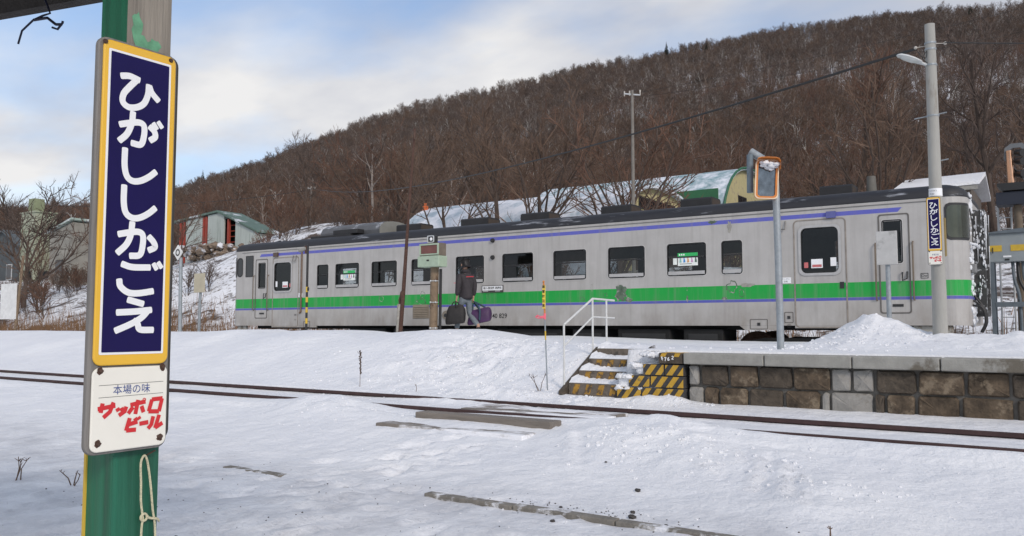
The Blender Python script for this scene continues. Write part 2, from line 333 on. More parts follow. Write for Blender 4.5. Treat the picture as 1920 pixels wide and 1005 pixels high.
# ------------------------------------------------------------------ ground: snow field, track bed, snow on the platform
CR_U = [-40, -30.2, -25.1, -20.1, -17.9, -17.1, -16.1, -15.6, -14.6, -13.9, -12.9, -12.1, -11.4, -10.6, -9.95, -9.3, -8.7, -8.1, -7.4, -5, 10]
CR_Z = [.80, .808, .808, .811, .82, .85, .892, .804, .833, .873, .852, .809, .824, .871, .905, .823, .754, .70, .675, .66, .66]
def ground_h(u, y):
    b = np.interp(y, [-30, 1.5, 4.6, 4.9, 6.0, 6.9, 7.45, 7.66, 7.80, 8.2, 8.72, 8.84, 9.0, 9.7, 20.6], [-.46, -.43, -.325, -.31, -.24, -.145, -.065, -.045, -.06, -.05, -.075, -.05, -.035, .03, .03])
    b = b+np.where(y < 7.3, fbm(u, y, .55, 4)*.06+fbm(u+9, y, 5.5, 3)*.008, 0)+fbm(u+5, y, 2.1, 5, .6)*.018*np.where((y > 7.4) & (y < 8.9), .4, 1)
    b = b+.036*sstep(-7.5, -4.5, u)*np.exp(-((y-7.60)/.13)**2)
    # heap of shovelled snow left of the boards and right of the crossing
    for cu, cy, ru, ry, h in ((-3.4, 7.25, .75, .5, .11), (-2.4, 6.75, .9, .5, .08), (-1.5, 6.0, .8, .5, .06), (-7.9, 7.35, .8, .4, .10), (-3.45, 7.72, .55, .25, .055), (-8.1, 7.72, .75, .25, .06), (-6.9, 8.85, .9, .12, .035)):
        e = ((u-cu)/ru)**2+((y-cy)/ry)**2
        b = b+h*np.exp(-e)*(1+.5*fbm(u, y, 3.5, 4))
    b = b+np.exp(-((u+6.6)/1.0)**2-((y-9.35)/.4)**2)*.10*(1+fbm(u, y, 4, 4))+np.exp(-((u+4.3)/.35)**2-((y-9.62)/.15)**2)*.10*(1+.6*fbm(u, y, 6, 3))
    # left of the steps the snow banks up to platform height
    crest = np.interp(u, CR_U, CR_Z)+fbm(u*1.5, y*0, .9, 4)*.02
    y0 = np.interp(u, [-30, -12, -8, -5.8], [8.9, 9.0, 9.15, 9.4]); y1 = np.interp(u, [-30, -10, -7, -5.8], [13.0, 12.2, 11.3, 11.0])
    t = np.clip((y-y0)/(y1-y0), 0, 1); prof = .45*t+.55*t*t*(3-2*t)
    bank = .0+crest*prof+fbm(u, y, .8, 4)*.05*np.sin(np.pi*np.clip(t, 0, 1))
    bank = bank+np.exp(-((u+8.0)/1.6)**2-((y-11.0)/1.4)**2)*fbm(u, y, 3.6, 5, .62)*.15
    bank = np.where(t > 0, bank, -9)
    bank = bank-sstep(13.6, 14.6, y)*(crest-.70)*.8
    plat = .655+fbm(u, y, .9, 4)*.014+fbm(u, y, 5, 3)*.006
    # snow pile on the platform by the pole
    ph = np.interp(u, [-3.65, -3.2, -2.85, -2.6, -2.45, -2.2, -1.75, -1.2, -.4, .8, 2.5], [0, .17, .35, .49, .52, .40, .24, .20, .23, .30, .1])
    yc = 13.3+.2*np.sin(u*1.3); w = np.where(y < yc, 1.75, 1.6); q = np.clip(1-np.abs(y-yc)/w, 0, 1)
    plat = plat+ph*(q**1.15)*(1+.22*fbm(u, y, 3.2, 5, .6))+np.where(ph*q > .02, fbm(u, y, 9, 4, .6)*.03, 0)*np.minimum(1, ph*q*8)
    hi = np.where(u < -5.76, np.maximum(b, bank*1.0), b)
    front = np.where(u < -4.93, 10.72, 9.93)
    pl = np.where((u >= -5.76) & (y > front), plat, hi)
    mixl = sstep(-8.6, -5.9, u)*sstep(10.9, 11.6, y)
    pl = np.where(u < -5.76, pl*(1-mixl)+plat*mixl, pl)
    pl = np.where(y > 16.72, np.where(y > 16.92, -.16+fbm(u, y, .8, 3)*.03, pl), pl)
    return pl
xs = spaced([(-900, -140, 60), (-140, -46, 6), (-46, -24, .5), (-24, -12, .16), (-12, -9, .08), (-9, .6, .05), (.6, 6, .25), (6, 40, 3), (40, 700, 60)])
ys = spaced([(-500, -40, 60), (-40, -4, 4), (-4, 2, .3), (2, 4, .1), (4, 10.2, .05), (10.2, 11.2, .06), (11.2, 14.4, .08), (14.4, 16.6, .2), (16.6, 17.0, .1), (17.0, 20.6, .4)])
GX, GY = np.meshgrid(xs, ys); GZ = ground_h(GX, GY)
# shovel scrapes on the slope and old footprints on the station side
for (ax, ay, bx, by, w, h) in ((-2.72, 6.95, -2.5, 6.3, .03, .02), (-2.78, 7.2, -2.3, 6.1, .022, .018), (-2.2, 7.0, -1.95, 5.75, .03, .028), (-1.97, 6.8, -1.68, 5.7, .035, .032), (-1.76, 6.5, -1.65, 6.15, .03, .022), (-1.62, 6.0, -1.54, 5.65, .03, .02), (-4.2, 7.2, -3.55, 6.1, .05, .02), (-2.45, 7.0, -2.25, 6.5, .03, .02)):
    L2 = (bx-ax)**2+(by-ay)**2; t = ((GX-ax)*(bx-ax)+(GY-ay)*(by-ay))/L2; d = ((GX-ax)*(by-ay)-(GY-ay)*(bx-ax))/math.sqrt(L2)
    k = sstep(-.05, .15, t)*sstep(1.05, .8, t); GZ = GZ+k*h*(np.exp(-(d/w)**2)-.8*np.exp(-((d+w*1.8)/(w*1.2))**2))*(1+.5*fbm(GX, GY, 7, 3))
_r = random.Random(41)
for i in range(300):
    if i < 170: cx_, cy_ = _r.uniform(-8, -.5), _r.uniform(2.2, 5.0)
    elif i < 240: q_ = _r.random(); cx_, cy_ = -5.2+_r.gauss(0, .35)+q_*.6, 6.9-q_*3.5
    elif i < 270: cx_, cy_ = _r.gauss(-5.3, .35), _r.uniform(8.9, 9.6)
    else: cx_, cy_ = _r.gauss(-6.6, .8), _r.uniform(11, 13)
    an = _r.gauss(1.2, .5); c_, s_ = math.cos(an), math.sin(an); p_ = (GX-cx_)*c_+(GY-cy_)*s_; q_ = -(GX-cx_)*s_+(GY-cy_)*c_; e_ = (p_/.15)**2+(q_/.06)**2
    GZ = GZ-_r.uniform(.010, .028)*np.exp(-e_**2)+.007*np.exp(-((np.sqrt(e_)-1.35)/.3)**2)
dirt = np.clip(sstep(6.0, 4.6, GY)*.9+np.exp(-((GX+5.3)/1.0)**2-((GY-7.9)/.7)**2)*.7+np.exp(-((GX+5.3)/.6)**2-((GY-9.3)/.3)**2)*.5, 0, 1)
grid_obj('snow_ground', xs, ys, GZ, snow_ground_m, attr=dirt)
def gh(u, y):
    i = min(max(int(np.searchsorted(xs, u))-1, 0), len(xs)-2); j = min(max(int(np.searchsorted(ys, y))-1, 0), len(ys)-2)
    a = (u-xs[i])/(xs[i+1]-xs[i]); b = (y-ys[j])/(ys[j+1]-ys[j])
    return float((GZ[j, i]*(1-a)+GZ[j, i+1]*a)*(1-b)+(GZ[j+1, i]*(1-a)+GZ[j+1, i+1]*a)*b)

# ------------------------------------------------------------------ terrain behind the line: bank, terrace and wooded hill
RAZ = np.array([-60, -20, 2.3, 6.6, 11.3, 16.6, 25.6, 30.4, 36.5, 41.3, 46.7, 51.6, 56.3, 61.5, 64.1, 66.2, 90, 130])
RT = np.array([.24, .30, .327, .332, .336, .335, .314, .30, .275, .257, .216, .177, .140, .112, .103, .098, .09, .08])
def hill_h(u, y):
    r = np.hypot(u, y); az = np.degrees(np.arctan2(-u, y))
    tops = np.interp(u, [-120, -70, -52, -46, -42, -37, -33, -28, -20, 40], [4.2, 4.6, 6.4, 7.0, 7.6, 7.4, 5.8, 4.0, 3.5, 3.4])
    wid = np.interp(u, [-120, -60, -45, -30, 0], [22, 20, 17, 15, 14])
    t = np.clip((y-20.6)/wid, 0, 1); bank = -.16+(tops+.16)*(.6*t+.4*t*t*(3-2*t))
    Rd = 560+60*np.sin(np.radians(az)*3.1); rz = np.interp(az, RAZ, RT)*Rd
    s = np.clip((r-88)/(Rd-88), 0, 1); hill = (rz-tops)*s**1.12
    over = np.clip((r-Rd)/400, 0, 1); hill = hill-over*120
    z = bank+np.where(y > 20.6, hill*sstep(30, 90, y+np.abs(u)*.6), 0)
    # pale terrace above the green shed
    z = z+np.exp(-((r-120)/18)**2)*sstep(42, 50, az)*2.2
    return z+fbm(u, y, .06, 4)*np.clip((r-60)/120, 0, 1)*4+fbm(u, y, .35, 4)*np.clip((y-20.6)/4, 0, 1)*.35
hx = spaced([(-1100, -300, 25), (-300, -110, 8), (-110, -60, 1.6), (-60, 6, .8), (6, 60, 4), (60, 500, 25)])
hy = spaced([(20.6, 48, .6), (48, 90, 2), (90, 300, 6), (300, 1100, 16)])
HX, HY = np.meshgrid(hx, hy); HZ = hill_h(HX, HY); HZ[0, :] = -.17
grid_obj('hillside', hx, hy, HZ, snow_hill_m)
def hh_fast(u, y):
    i = min(max(int(np.searchsorted(hx, u))-1, 0), len(hx)-2); j = min(max(int(np.searchsorted(hy, y))-1, 0), len(hy)-2)
    a = (u-hx[i])/(hx[i+1]-hx[i]); b = (y-hy[j])/(hy[j+1]-hy[j])
    return float((HZ[j, i]*(1-a)+HZ[j, i+1]*a)*(1-b)+(HZ[j+1, i]*(1-a)+HZ[j+1, i+1]*a)*b)
def hh(u, y): return float(hill_h(np.array([float(u)]), np.array([float(y)]))[0])

# ------------------------------------------------------------------ bare trees
def gen_tree(seed, h, style, rmin=.012, lv=4):
    """bare broadleaf tree standing at the origin: (trunk and limbs, branches and twigs)"""
    rd = random.Random(seed); T, K = MB(), MB()
    S = dict(spread=dict(trunk=.55, fork=.30, limbs=7, ang=(28, 62), ll=.62, n2=7, n3=5, n4=3, up=.20),
             upright=dict(trunk=.92, fork=.38, limbs=11, ang=(22, 48), ll=.36, n2=6, n3=5, n4=3, up=.35),
             bushy=dict(trunk=.45, fork=.06, limbs=10, ang=(8, 38), ll=.80, n2=7, n3=5, n4=3, up=.28),
             forest=dict(trunk=.90, fork=.44, limbs=13, ang=(26, 60), ll=.33, n2=6, n3=5, n4=2, up=.22),
             crownful=dict(trunk=.50, fork=.26, limbs=9, ang=(22, 58), ll=.66, n2=9, n3=6, n4=4, up=.22),
             slim=dict(trunk=.93, fork=.52, limbs=9, ang=(24, 55), ll=.28, n2=5, n3=4, n4=2, up=.3))[style]
    def grow(p, d, L, r0, r1, k, wob, up):
        pts = [p]; d = d.copy()
        for i in range(k):
            d = (d+Vector((rd.gauss(0, wob), rd.gauss(0, wob), rd.gauss(0, wob)*.6+up/k))).normalized(); pts.append(pts[-1]+d*(L/k))
        return pts, [r0+(r1-r0)*i/k for i in range(k+1)]
    def at(pts, rs, t):
        x = t*(len(pts)-1); i = min(int(x), len(pts)-2); f = x-i
        return pts[i].lerp(pts[i+1], f), (pts[i+1]-pts[i]).normalized(), rs[i]+(rs[i+1]-rs[i])*f
    def side(d, a, roll):
        o = d.orthogonal().normalized(); o.rotate(Matrix.Rotation(roll, 3, d)); return (d*math.cos(a)+o*math.sin(a)).normalized()
    r0 = h*(.017 if style != 'bushy' else .013)
    tp, tr = grow(Vector((0, 0, -.5)), Vector((rd.gauss(0, .05), rd.gauss(0, .05), 1)), h*S['trunk']+.5, r0*1.15, r0*.25, 8, .06, .1)
    T.tube(tp, tr, 8)
    roll = rd.random()*6
    for i in range(S['limbs']):
        t = S['fork']+(1-S['fork'])*(i+rd.random()*.7)/S['limbs']
        p, d, r = at(tp, tr, min(t, .99)); roll += 2.4+rd.uniform(-.4, .4)
        L = h*S['ll']*(1.05-.55*(t-S['fork'])/(1-S['fork']))*rd.uniform(.8, 1.15)
        lp, lr = grow(p, side(d, R(rd.uniform(*S['ang'])), roll), L, max(r*.68, rmin*2), rmin*1.4, 6, .12, S['up'])
        T.tube(lp, lr, 5, cap=False)
        for j in range(S['n2']):
            t2 = .18+.82*(j+rd.random())/S['n2']; p2, d2, r2 = at(lp, lr, min(t2, .99))
            bp, br = grow(p2, side(d2, R(rd.uniform(25, 60)), rd.random()*6.3), L*rd.uniform(.28, .5)*(1.15-.5*t2), max(r2*.6, rmin*1.2), rmin, 4, .14, S['up']*.9)
            K.tube(bp, br, 3, cap=False)
            for k in range(S['n3']):
                t3 = .15+.85*(k+rd.random())/S['n3']; p3, d3, r3 = at(bp, br, min(t3, .99)); L3 = h*rd.uniform(.05, .095)
                cp, cr = grow(p3, side(d3, R(rd.uniform(22, 55)), rd.random()*6.3), L3, rmin*.95, rmin*.5, 2, .12, S['up']*.8)
                K.tube(cp, cr, 3, cap=False)
                if lv > 3:
                    for q in range(S['n4']):
                        p4, d4, _ = at(cp, cr, rd.uniform(.2, .95)); e = p4+side(d4, R(rd.uniform(20, 50)), rd.random()*6.3)*h*rd.uniform(.025, .05)
                        w = side(d4, R(90), rd.random()*6)*rmin*.55; K.add([p4-w, p4+w, e], [(0, 1, 2)])
    return T, K
def joined(T, K):
    m = MB(); m.add(T.v, T.f, 0); m.add(K.v, K.f, 1); return m
def conifer(h, seed):
    rd = random.Random(seed); m = MB(); m.tube([(0, 0, -.4), (0, 0, h*.98)], [h*.016, .02], 6)
    k = MB()
    for i in range(int(26)):
        t = i/26; z = h*(.10+.88*t); rad = h*.20*(1-t)**.85+.1
        for j in range(9):
            a = rd.random()*6.28; q = rad*rd.uniform(.7, 1.1); d = Vector((math.cos(a), math.sin(a), 0)); s_ = Vector((-math.sin(a), math.cos(a), 0))*q*.22
            tip = Vector((0, 0, z-q*.35))+d*q; mid = Vector((0, 0, z-q*.05))+d*q*.55
            k.add([(0, 0, z), mid-s_, tip, mid+s_], [(0, 1, 2, 3)])
            k.add([(0, 0, z+.1), mid+Vector((0, 0, q*.14)), tip, mid-Vector((0, 0, q*.16))], [(0, 1, 2, 3)])
    return m, k

# kinds for the wood on the hill: kept in a collection of their own, drawn by the scatter below
def source(name, mb, mats):
    me = bpy.data.meshes.new(name); me.from_pydata([tuple(p) for p in mb.v], [], mb.f)
    for m in mats: me.materials.append(m)
    me.polygons.foreach_set('material_index', mb.m); return bpy.data.objects.new(name, me)
LATE = []
def scatter(name, P, scl, rot, idx, coll, label, cat):
    me = bpy.data.meshes.new(name); me.vertices.add(len(P)); me.vertices.foreach_set('co', P.astype(np.float32).reshape(-1))
    for nm, ty, dat in (('scl', 'FLOAT', scl), ('rot', 'FLOAT', rot), ('idx', 'INT', idx)):
        a = me.attributes.new(nm, ty, 'POINT'); a.data.foreach_set('value', dat.astype(np.float32 if ty == 'FLOAT' else np.int32))
    o = bpy.data.objects.new(name, me); C.objects.link(o); tag(o, label, cat, None, 'stuff')
    g = bpy.data.node_groups.new(name+'_nodes', 'GeometryNodeTree'); n = g.nodes; l = g.links
    g.interface.new_socket('Geometry', in_out='INPUT', socket_type='NodeSocketGeometry'); g.interface.new_socket('Geometry', in_out='OUTPUT', socket_type='NodeSocketGeometry')
    gi = n.new('NodeGroupInput'); go = n.new('NodeGroupOutput'); ip = n.new('GeometryNodeInstanceOnPoints'); ci = n.new('GeometryNodeCollectionInfo')
    ci.inputs['Collection'].default_value = coll; ci.inputs['Separate Children'].default_value = True; ci.inputs['Reset Children'].default_value = True
    def na(nm, t):
        x = n.new('GeometryNodeInputNamedAttribute'); x.data_type = t; x.inputs['Name'].default_value = nm; return x.outputs['Attribute']
    cx = n.new('ShaderNodeCombineXYZ'); l.new(na('rot', 'FLOAT'), cx.inputs[2])
    e2r = n.new('FunctionNodeEulerToRotation'); l.new(cx.outputs[0], e2r.inputs[0])
    l.new(gi.outputs[0], ip.inputs['Points']); l.new(ci.outputs[0], ip.inputs['Instance']); ip.inputs['Pick Instance'].default_value = True
    l.new(na('idx', 'INT'), ip.inputs['Instance Index']); l.new(e2r.outputs[0], ip.inputs['Rotation']); l.new(na('scl', 'FLOAT'), ip.inputs['Scale'])
    l.new(ip.outputs[0], go.inputs[0])
    LATE.append((o, g))
    return o
birch = M('birch_bark', (.44, .42, .39), .9, 0, .3, 3)
wood_src = bpy.data.collections.new('hill_tree_kinds')
for i, (st, mt, tw) in enumerate((('forest', bark_pale, twig_grey), ('forest', bark_mid, twig_grey), ('slim', bark_pale, twig_grey), ('forest', bark_pale, twig), ('upright', bark_mid, twig), ('forest', bark_mid, twig), ('upright', bark_pale, twig), ('bushy', bark_mid, twig_red), ('slim', birch, twig_grey), ('forest', birch, twig_grey))):
    T, K = gen_tree(100+i, 12., st, .023, 3); wood_src.objects.link(source('hill_tree_%s' % 'abcdefghij'[i], joined(T, K), [mt, tw]))
brush_src = bpy.data.collections.new('brush_kinds')
for i, tw in enumerate((twig, twig_red, twig_grey)):
    T, K = gen_tree(200+i, 3., 'bushy', .012, 3); brush_src.objects.link(source('brush_%s' % 'abc'[i], joined(T, K), [bark, tw]))
N = 27000
az = np.radians(rng.uniform(-12, 80, N)); Rm = 585+60*np.sin(az*3.1); r = np.sqrt(rng.random(N)*(Rm**2-112**2)+112**2)
u = -r*np.sin(az); y = r*np.cos(az); z = hill_h(u, y)
keep = (fbm(u, y, .012, 3)+rng.uniform(-.5, .75, N) > -.22) & ~((np.degrees(az) > 43) & (r < 138)) & (y > 50)
u, y, z, r = u[keep], y[keep], z[keep], r[keep]; nk = len(u)
red = fbm(u+300, y, .009, 3)
idx = np.where(r < 250, rng.choice([1, 4, 5, 6, 7, 7, 3, 1, 5, 8], nk), rng.choice([0, 1, 2, 3, 0, 2, 1, 4, 8, 9, 1, 5], nk)); idx = np.where((red > .1) & (r < 330) & (rng.random(nk) < .5), 7, idx)
scatter('hill_forest', np.stack([u, y, z], -1), rng.uniform(.66, .98, nk)*np.interp(r, [100, 300, 600], [.92, .98, 1.0]), rng.uniform(0, 6.3, nk), idx, wood_src, 'leafless brown wood covering the whole hillside behind the train', 'forest')
N = 5200
az = np.radians(rng.uniform(-12, 80, N)); r = np.sqrt(rng.random(N)*(300**2-40**2)+40**2); u = -r*np.sin(az); y = r*np.cos(az)
keep = (y > 46) & (fbm(u, y, .03, 3)+rng.uniform(-.5, .5, N) > -.1) & ~((np.degrees(az) > 44) & (r > 92) & (r < 140))
u, y = u[keep], y[keep]; nk = len(u)
scatter('hill_scrub', np.stack([u, y, hill_h(u, y)], -1), rng.uniform(.6, 1.5, nk), rng.uniform(0, 6.3, nk), rng.integers(0, 3, nk), brush_src, 'brown leafless scrub under the trees at the foot of the hill', 'scrub')
N = 800
u = rng.uniform(-75, 6, N); y = 22.5+rng.random(N)**.8*24; keep = (fbm(u, y, .11, 3)+rng.uniform(-.4, .4, N) > -.02) & ((u < -38) | (y > 30))
keep &= ~((u > -50) & (u < -34) & (y < 42) & (rng.random(N) < .35))
u, y = u[keep], y[keep]; nk = len(u)
scatter('bank_scrub', np.stack([u, y, hill_h(u, y)], -1), rng.uniform(.3, .85, nk), rng.uniform(0, 6.3, nk), rng.integers(0, 3, nk), brush_src, 'twiggy brown scrub on the snowy bank beyond the train', 'scrub')

# single trees: each its own thing with trunk and crown
tree_protos = {}
for key, h, st, tw, sd in (('big', 9., 'crownful', bark, 31), ('spread', 9., 'spread', twig, 1), ('spread2', 9., 'spread', twig, 2), ('up', 10., 'upright', twig, 3), ('up2', 10., 'upright', twig_grey, 4), ('bushy', 8., 'bushy', twig_red, 5), ('bushy2', 8., 'bushy', twig, 6), ('slim', 11., 'slim', twig_grey, 7), ('up3', 10., 'upright', twig_red, 8)):
    T, K = gen_tree(sd, h, st, .018 if key not in ('spread', 'big') else (.014 if key == 'spread' else .022), 4); ms = []
    for nm, mb, mt in (('trunk', T, bark if st != 'slim' else bark_pale), ('crown', K, tw)):
        me = bpy.data.meshes.new(key+'_'+nm); me.from_pydata([tuple(p) for p in mb.v], [], mb.f); me.materials.append(mt); ms.append(me)
    tree_protos[key] = (ms, h)
def tree(key, u, y, h, rot, label, group=None, name='bare_tree', z=None):
    ms, h0 = tree_protos[key]; o = thing(name, label, 'tree', (u, y, hh(u, y) if z is None else z), group)
    o.rotation_euler.z = rot; o.scale = (h/h0,)*3
    for nm, me in zip(('trunk', 'crown'), ms):
        c = bpy.data.objects.new(nm, me); C.objects.link(c); c.parent = o
    return o
tree('big', -61.5, 29, 10.6, .6, 'big spreading bare tree in front of the pale green tower', name='spreading_tree')
tree('bushy2', -56.5, 27.5, 5.2, 1.1, 'low bushy tree to the right of the big spreading tree', name='bushy_tree')
tree('up3', -52.0, 29.5, 5.5, 2.1, 'upright reddish tree just left of the big blue station sign', name='upright_tree')
tree('bushy', -49.5, 33.5, 5.4, .2, 'reddish bush tree in front of the green shed left of its door')
tree('spread2', -47.8, 31.5, 4.8, 3.3, 'crooked small tree leaning over the snowy bank below the green shed')
tree('up2', -47.0, 42, 8.2, 1.0, 'thin grey tree directly right of the green shed')
special = [('spread2', -33.5, 38, 7.5, 1.7, 'dark crooked tree above the middle of the train roof, left of the long barn'), ('spread', -25.8, 32.2, 7.4, 4.4, 'dark trunked tree left of the long barrel roofed barn roof'),
    ('up', -22.3, 31.8, 8.8, .5, 'tall yellowish brown tree in front of the long barrel roof'), ('bushy2', -20.7, 31.8, 9.2, 2.2, 'many stemmed brown tree left of the tall grey utility pole'),
    ('bushy', -15.6, 30.5, 8.6, 3.0, 'many stemmed tree in front of the yellow barn, left of the traffic mirror'), ('spread', -15.8, 31.2, 6.9, 1.2, 'spreading tree between the two yellow barns'),
    ('up3', -8.4, 38, 9, 5.0, 'tall reddish tree right of the traffic mirror'), ('bushy2', -6.4, 36, 8.2, .9, 'dense brown tree midway between mirror and concrete pole'),
    ('up2', -2.6, 40, 9.5, 2.6, 'tall grey tree behind the concrete pole with the street lamp'), ('spread2', -.4, 36, 8, .4, 'leaning bare tree at the right edge above the signal'),
    ('bushy', -40.0, 44, 6.8, 1.5, 'reddish many stemmed tree behind the big roof tank of the train'), ('up3', -43.5, 46, 6.5, .3, 'reddish upright tree on the snowy mound behind the roof tank'), ('bushy2', -37.0, 42, 7, 2.7, 'brown bushy tree between the roof tank and the leaning rusty pole')]
for a in special: tree(*a)
def foot_zone(d):
    if d > 45: return 'bare tree in the wood left of the train roof tank', 'trees left of the train roof tank'
    if d > 33: return 'bare tree in the wood between the roof tank and the long barn', 'trees between roof tank and long barn'
    if d > 17: return 'bare tree in the wood behind the two barrel roofed barns', 'trees behind the barrel roofed barns'
    return 'bare tree in the wood right of the traffic mirror', 'trees right of the traffic mirror'
rd = random.Random(5); cnt = 0
while cnt < 120:
    a = R(rd.uniform(-3, 66)); rr = rd.uniform(52, 112); uu, yy = -rr*math.sin(a), rr*math.cos(a)
    if yy < 44 or (-38 < uu < -18 and 50 < yy < 71) or (uu < -46 and yy < 62 and uu > -66) or (a > R(45) and (rr < 70 or rr > 84 or a > R(55))) or (-34 < uu < -8 and yy < 47): continue
    cnt += 1
    tree(rd.choice(['up', 'up2', 'up3', 'bushy', 'bushy2', 'slim', 'spread2', 'up', 'bushy']), uu, yy, rd.uniform(6.5, 10), rd.random()*6.3, *foot_zone(math.degrees(a)))
for u_, y_, h_, lab in ((-30.5, 47.5, 5.2, 'small dark green conifer left of the long barrel roofed barn'),):
    T, K = conifer(h_, 3); o = thing('conifer', lab, 'tree', (u_, y_, hh(u_, y_)))
    for nm, mb, mt in (('trunk', T, bark), ('crown', K, pine)):
        me = bpy.data.meshes.new(nm); me.from_pydata([tuple(p) for p in mb.v], [], mb.f); me.materials.append(mt); c = bpy.data.objects.new(nm, me); C.objects.link(c); c.parent = o
for k, (azd, rr, h_, lab) in enumerate(((54.9, 560, 17, 'lone dark conifer on the low left end of the ridge'), (23.4, 575, 20, 'dark conifer on the ridge left of the hilltop middle'), (20.7, 530, 17, 'dark conifer just below the ridge right of another one'), (4.6, 500, 18, 'dark conifer high on the slope at the right edge'), (50.5, 480, 15, 'dark conifer below the ridge above the green shed'))):
    u_, y_ = -rr*math.sin(R(azd)), rr*math.cos(R(azd)); T, K = conifer(h_, 10+k); o = thing('conifer', lab, 'tree', (u_, y_, hh(u_, y_)))
    for nm, mb, mt in (('trunk', T, bark), ('crown', K, pine)):
        me = bpy.data.meshes.new(nm); me.from_pydata([tuple(p) for p in mb.v], [], mb.f); me.materials.append(mt); c = bpy.data.objects.new(nm, me); C.objects.link(c); c.parent = o
# dry grass along the foot of the bank beyond the tracks
gm = MB(); rd = random.Random(9)
for i in range(16000):
    u_ = rd.uniform(-75, -21) if i % 5 else rd.uniform(-21, 6); y_ = 21.2+abs(rd.gauss(0, 2.0)); b = hh_fast(u_, y_); h_ = rd.uniform(.3, 1.0); a = rd.random()*6.3; w = .014
    lx, ly = rd.gauss(0, .22)*h_, rd.gauss(0, .22)*h_
    gm.add([(u_-w*math.cos(a), y_-w*math.sin(a), b-.03), (u_+w*math.cos(a), y_+w*math.sin(a), b-.03), (u_+lx, y_+ly, b+h_)], [(0, 1, 2)])
gm.build('dry_grass', grass_m, label='strip of dry reddish brown grass at the foot of the bank', cat='grass', kind='stuff', recalc=False)

# ------------------------------------------------------------------ tracks
def track(name, label, yc, u0, u1, sleepers):
    t = thing(name, label, 'track', ((u0+u1)/2, yc, -.16))
    prof = [(-.065, -.155), (.065, -.155), (.065, -.140), (.012, -.125), (.010, -.045), (.034, -.036), (.034, -.006), (.028, 0), (-.028, 0), (-.034, -.006), (-.034, -.036), (-.010, -.045), (-.012, -.125), (-.065, -.140)]
    for s in (-1, 1):
        m = MB(); m.prism([(yc+s*.567+a, b) for a, b in prof], 'x', u0, u1); m.build('rail', rail_m, t)
    if sleepers:
        for k in range(sleepers):
            u = u0+(u1-u0)*(k+.5)/sleepers; m = MB(); m.box((u-.11, yc-1.0, -.30), (u+.11, yc+1.0, -.158)); m.build('sleeper', old_wood, t)
    return t
track('railway_track', 'rusty snow covered track in front of the platform', 8.28, -62, 16, 0)
track('railway_track', 'track that the silver train stands on, behind the platform', 18.45, -80, 30, 40)
# timber boards where the path crosses the near track
def timber(name, u0, u1, y0, y1, z0, z1, label, parent=None, mat=None):
    m = MB(); m.box((u0, y0, z0), (u1, y1, z1))
    return m.build(name, mat or old_wood, parent, org=((u0+u1)/2, (y0+y1)/2, z0) if parent is None else None, bevel=.012, label=label, cat='plank' if parent is None else None)
timber('timber_beam', -6.22, -4.42, 7.20, 7.42, -.19, .0, 'thick weathered timber beam used as a step up to the near track')
timber('timber_board', -6.45, -4.5, 6.80, 7.08, -.22, -.098, 'low snowy board lying in front of the timber step beam', mat=snowy_timber)
cr = thing('crossing_deck', 'snow dusted timber crossing deck between the rails of the near track', 'crossing', (-5.3, 8.28, -.12))
for k in range(3):
    m = MB(); y0 = 7.84+k*.3; m.box((-6.3, y0, -.13), (-4.3, y0+.27, -.041+.004*k)); m.build('plank', snowy_timber, cr, bevel=.01)
m = MB(); rd = random.Random(3)
def lump(mb, c, r, rd, n=6, k=4, flat=.7):
    vs = []; fs = []
    for i in range(k+1):
        th = math.pi*i/k
        for j in range(n):
            q = r*rd.uniform(.72, 1.2); ph = 2*math.pi*j/n+.3*i
            vs.append((c[0]+q*math.sin(th)*math.cos(ph), c[1]+q*math.sin(th)*math.sin(ph), c[2]+q*flat*math.cos(th)))
    for i in range(k):
        for j in range(n): fs.append((i*n+j, (i+1)*n+j, (i+1)*n+(j+1) % n, i*n+(j+1) % n))
    mb.add(vs, fs)
for cu, cy, su, sy, num, rmx in ((-7.4, 10.6, 1.2, .8, 1700, .05), (-6.3, 9.5, .6, .3, 320, .04), (-3.2, 7.0, .5, .3, 240, .04), (-2.2, 6.6, .7, .3, 220, .035), (-7.5, 7.2, .5, .3, 140, .03), (-4.2, 9.55, .35, .12, 120, .04), (-2.6, 12.4, .6, .7, 500, .05), (-5.6, 9.3, .6, .15, 160, .035), (-1.6, 6.1, .5, .2, 120, .03), (-9, 9.6, 2, .8, 120, .03), (-3.5, 6, 2, .6, 120, .018), (-3.0, 4.9, 2, .4, 160, .018)):
    for _ in range(int(num*.6)):
        a, b = rd.gauss(cu, su), rd.gauss(cy, sy)
        if -5.8 < a < -3.95 and 9.68 < b < 10.8: continue
        if a > -4.0 and 9.6 < b < 10.1: continue
        rr = rd.uniform(.25, 1)**2*rmx*.62; lump(m, (a, b, gh(a, b)+rr*.2), rr, rd, 5, 3)
m.build('snow_clumps', snow_m, label='loose crumbs and clods of snow on the banks', cat='snow', kind='stuff', recalc=False)
# concrete kerb of the station side, mostly under snow
kerb_m = M('snowy_kerb_concrete', (.20, .185, .16), .9, 0, .3, 12, bump=.5, bscale=60, spot=(.80, .81, .84), spot_scale=5, spot_pos=.58, spot_soft=.1)
kb = thing('concrete_kerb', 'narrow concrete kerb showing through the snow in the foreground', 'kerb', (-2.5, 4.86, -.34))
for k in range(9):
    u0 = -6.5+k*.8; m = MB(); m.box((u0+.004, 4.85, -.42), (u0+.796, 4.94, -.278-.004*(k % 2)+(-.05 if k in (1, 2) else (-.033 if k == 0 else 0)))); m.build('kerb_stone', kerb_m, kb, bevel=.008)
